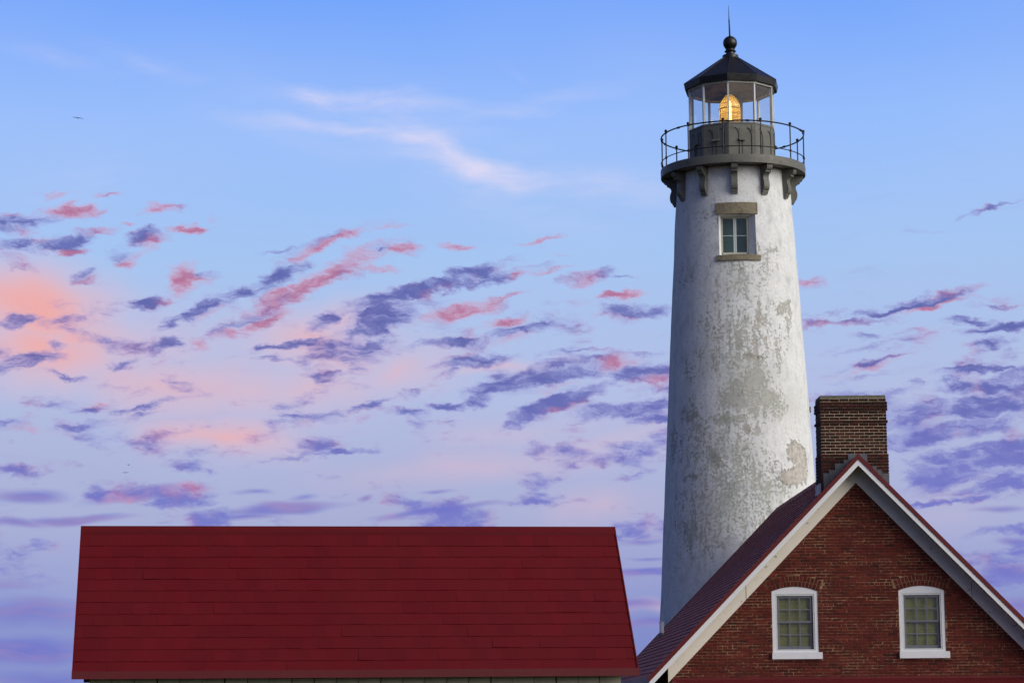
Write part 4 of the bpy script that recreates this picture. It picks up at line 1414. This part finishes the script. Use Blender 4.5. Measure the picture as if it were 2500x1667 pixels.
    for a, b, zt in steps:
        zb = ZA - SL * max(abs(a), abs(b)) - 0.10
        MB().box(a + 0.0015, b - 0.0015, cv0 - 0.03 + rng.uniform(-0.003, 0.003), cv0 - 0.012, zb, zt).build('flashing', M_lead, ch)
    for k in range(4):
        y0 = cv0 - 0.03 + k * 0.20
        MB().box(cu0 - 0.034, cu0 - 0.024, y0 + 0.002, y0 + 0.196, ZA - SL * 0.75 - 0.08, 7.335 - 0.0 * k).build('flashing', M_lead, ch)
    # --- vent pipe through the left slope
    pv = MB().tube([(-3.32, 10.19, 4.35), (-3.32, 10.19, 4.80)], 0.056, 14).lathe([(0.064, 4.80), (0.064, 4.83), (0.045, 4.83)], 14, Matrix.Translation((-3.32, 10.19, 0)))
    pv.build('vent_pipe', M_pvc, root, True)
    MB().tube([(-3.32, 10.19, 4.42), (-3.32, 10.19, 4.555)], [0.095, 0.060], 14).build('pipe_collar', M_lead, root, True)


build_house()


# ------------------------------------------------------------------ shed
STH = 0.1293
S_L, S_ZR, S_ZE, S_RUN = 5.605, 4.588, 3.098, 1.255


def build_shed():
    root = empty('shed', (-4.476, 25.0, 0), STH)
    tag(root, 'low shed with a plain dark red shingled roof and cream board siding', 'shed')
    rng = random.Random(9)
    sl = (S_ZR - S_ZE) / S_RUN
    ln = math.hypot(1, sl)
    VW = 1.05
    x0, x1 = 0.158, 5.462
    # walls
    wb = MB()
    zt = S_ZR - sl * VW - 0.10
    gp = [(-VW + 0.03, 0.0), (VW - 0.03, 0.0), (VW - 0.03, zt), (0, S_ZR - 0.12), (-VW + 0.03, zt)]
    wb.prism(gp, x0 + 0.01, x1 - 0.01, axis='x')
    wb.build('wall', M_soffit, root)
    bme = {}
    n = 24
    bw = (x1 - x0) / n
    for k in range(n):
        key = k % 3
        if key not in bme:
            bme[key] = MB().box(-bw / 2 + 0.004, bw / 2 - 0.004, -0.024, 0.0, 0.1, zt - 0.05).mesh('board', M_siding)
        put('board', bme[key], root, (x0 + bw * (k + 0.5) + rng.uniform(-0.004, 0.004), -VW + 0.03 + rng.uniform(-0.003, 0.002), 0))
        put('board', bme[key], root, (x0 + bw * (k + 0.5), VW - 0.006, 0))
    # roof deck
    rf = MB()
    th = 0.05
    prof = [(-S_RUN, S_ZE - 0.012), (0, S_ZR - 0.012), (S_RUN, S_ZE - 0.012), (S_RUN, S_ZE - 0.012 - th), (0, S_ZR - 0.012 - th * 1.3), (-S_RUN, S_ZE - 0.012 - th)]
    rf.prism(prof, 0.012, S_L - 0.012, axis='x')
    roof = rf.build('roof', M_shedred, root)
    # shingles: 12 courses; the lower ones, nearest the eye, are single pieces
    n_c, n_x = 12, 35
    v_top = 0.043
    ex = (S_RUN - v_top) / n_c
    w = (S_L - 0.03) / n_x
    nose = 0.009

    def shingle(mb_or_none, c, xa, xb, side, lift, edge):
        """one shingle plate; its lower right corner is pressed round"""
        vb, vt = S_RUN - c * ex + 0.012 + edge, S_RUN - (c + 1) * ex - 0.008
        h0, h1 = nose + lift, 0.002
        z = lambda v_, h: (S_ZR - 0.010 - sl * v_ + h / ln)
        y = lambda v_, h: -side * (v_ + h * sl / ln)
        r = 0.05 * (xb - xa)
        q = [(xa, vt, h1), (xb, vt, h1), (xb, vb - r, h0 * 0.9), (xb - r * 0.3, vb - r * 0.3, h0), (xb - r, vb, h0), (xa, vb, h0)]
        v = [(X, y(V, H), z(V, H)) for X, V, H in q] + [(X, y(V, 0), z(V, 0)) for X, V, H in q]
        f = [(0, 1, 2, 3, 4, 5)] + [(i, (i + 1) % 6, 6 + (i + 1) % 6, 6 + i) for i in range(6)]
        return v, f
    rest = MB()
    count = 0
    for side in (1, -1):
        for c in range(n_c):
            wob = rng.uniform(-0.002, 0.002)
            sh = (0.5 if c % 2 else 0.0) * w
            for k in range(n_x + 1):
                xa, xb = 0.015 + k * w - sh, 0.015 + (k + 1) * w - sh - 0.0007
                xa, xb = max(xa, 0.015), min(xb, S_L - 0.015)
                if xb - xa < 0.02:
                    continue
                lift = rng.uniform(-0.0018, 0.0018) + (0.004 if rng.random() < 0.03 else 0)
                v, f = shingle(None, c, xa, xb, side, lift, wob + rng.uniform(-0.0015, 0.0015))
                if side == 1 and count < 300:
                    MB().add(v, f).build('shingle', M_shedred, roof)
                    count += 1
                else:
                    rest.add(v, f)
    o = rest.build('shingles', M_shedred, roof)
    o['kind'] = 'stuff'
    # ridge cap
    cp = [(-0.052, S_ZR - 0.052 * sl + 0.024), (0, S_ZR + 0.026), (0.052, S_ZR - 0.052 * sl + 0.024), (0.052, S_ZR - 0.052 * sl - 0.004), (0, S_ZR), (-0.052, S_ZR - 0.052 * sl - 0.004)]
    MB().prism(cp, 0.0, S_L, axis='x').build('ridge_cap', M_shedred, root)
    # edge strips on the rakes
    for xa, xb in ((0.0, 0.013), (S_L - 0.013, S_L)):
        eb = MB()
        ep = [(-S_RUN - 0.012, S_ZE + 0.0), (0, S_ZR + 0.012), (S_RUN + 0.012, S_ZE + 0.0), (S_RUN + 0.012, S_ZE - 0.065), (0, S_ZR - 0.075), (-S_RUN - 0.012, S_ZE - 0.065)]
        eb.prism(ep, xa, xb, axis='x')
        eb.build('rake_edging', M_shedred, root)
    # gutter boards at both eaves
    for s in (-1, 1):
        a, b = sorted((s * (S_RUN + 0.015), s * (S_RUN + 0.055)))
        gb = MB()
        gb.box(0.0, S_L, a, b, S_ZE - 0.072, S_ZE + 0.004)
        gb.build('gutter', M_gutterred, root)
        c, d = sorted((s * (S_RUN + 0.012), s * (VW + 0.002)))
        MB().box(0.03, S_L - 0.03, c, d, S_ZE - 0.060, S_ZE - 0.050).build('soffit', M_soffit, root)
    MB().box(x0 + 0.01, x1 - 0.01, -VW - 0.018, -VW + 0.004, zt - 0.075, zt - 0.006).build('trim_board', M_siding, root)


build_shed()


# ------------------------------------------------------------------ birds far off
def build_bird(loc, span, bank, dip, label):
    b = MB()
    b.tube([(0, -0.22, 0), (0, -0.12, 0.01), (0, 0.05, 0), (0, 0.2, 0)], [0.02, 0.05, 0.045, 0.012], 8)
    h = span / 2
    for s in (-1, 1):
        pts = [(0, -0.08), (s * h * 0.45, -0.10), (s * h, 0.03), (s * h * 0.5, 0.07), (0, 0.07)]
        zz = [0.02, 0.02 + dip, 0.02 - dip * 0.4, 0.015 + dip, 0.015]
        v = [(x, y, z + 0.012) for (x, y), z in zip(pts, zz)] + [(x, y, z - 0.012) for (x, y), z in zip(pts, zz)]
        b.add(v, [(0, 1, 2, 3, 4), (9, 8, 7, 6, 5)] + [(i, (i + 1) % 5, 5 + (i + 1) % 5, 5 + i) for i in range(5)])
    o = b.build('bird', M_bird)
    o.location = loc
    o.rotation_euler = (R(8), R(bank), R(20))
    tag(o, label, 'bird', 'small dark birds in the distant sky')


build_bird((-36.7, 200.0, 52.6), 0.95, 5, 0.02, 'lone thin dark bird gliding high in the blue upper sky')
build_bird((-41.8, 260.0, 28.3), 0.75, -3, 0.02, 'thin dark bird gliding level low above the violet cloud bank')
build_bird((-47.9, 300.0, 33.2), 0.32, 0, 0.05, 'tiny dark bird dot just above the gliding low bird')
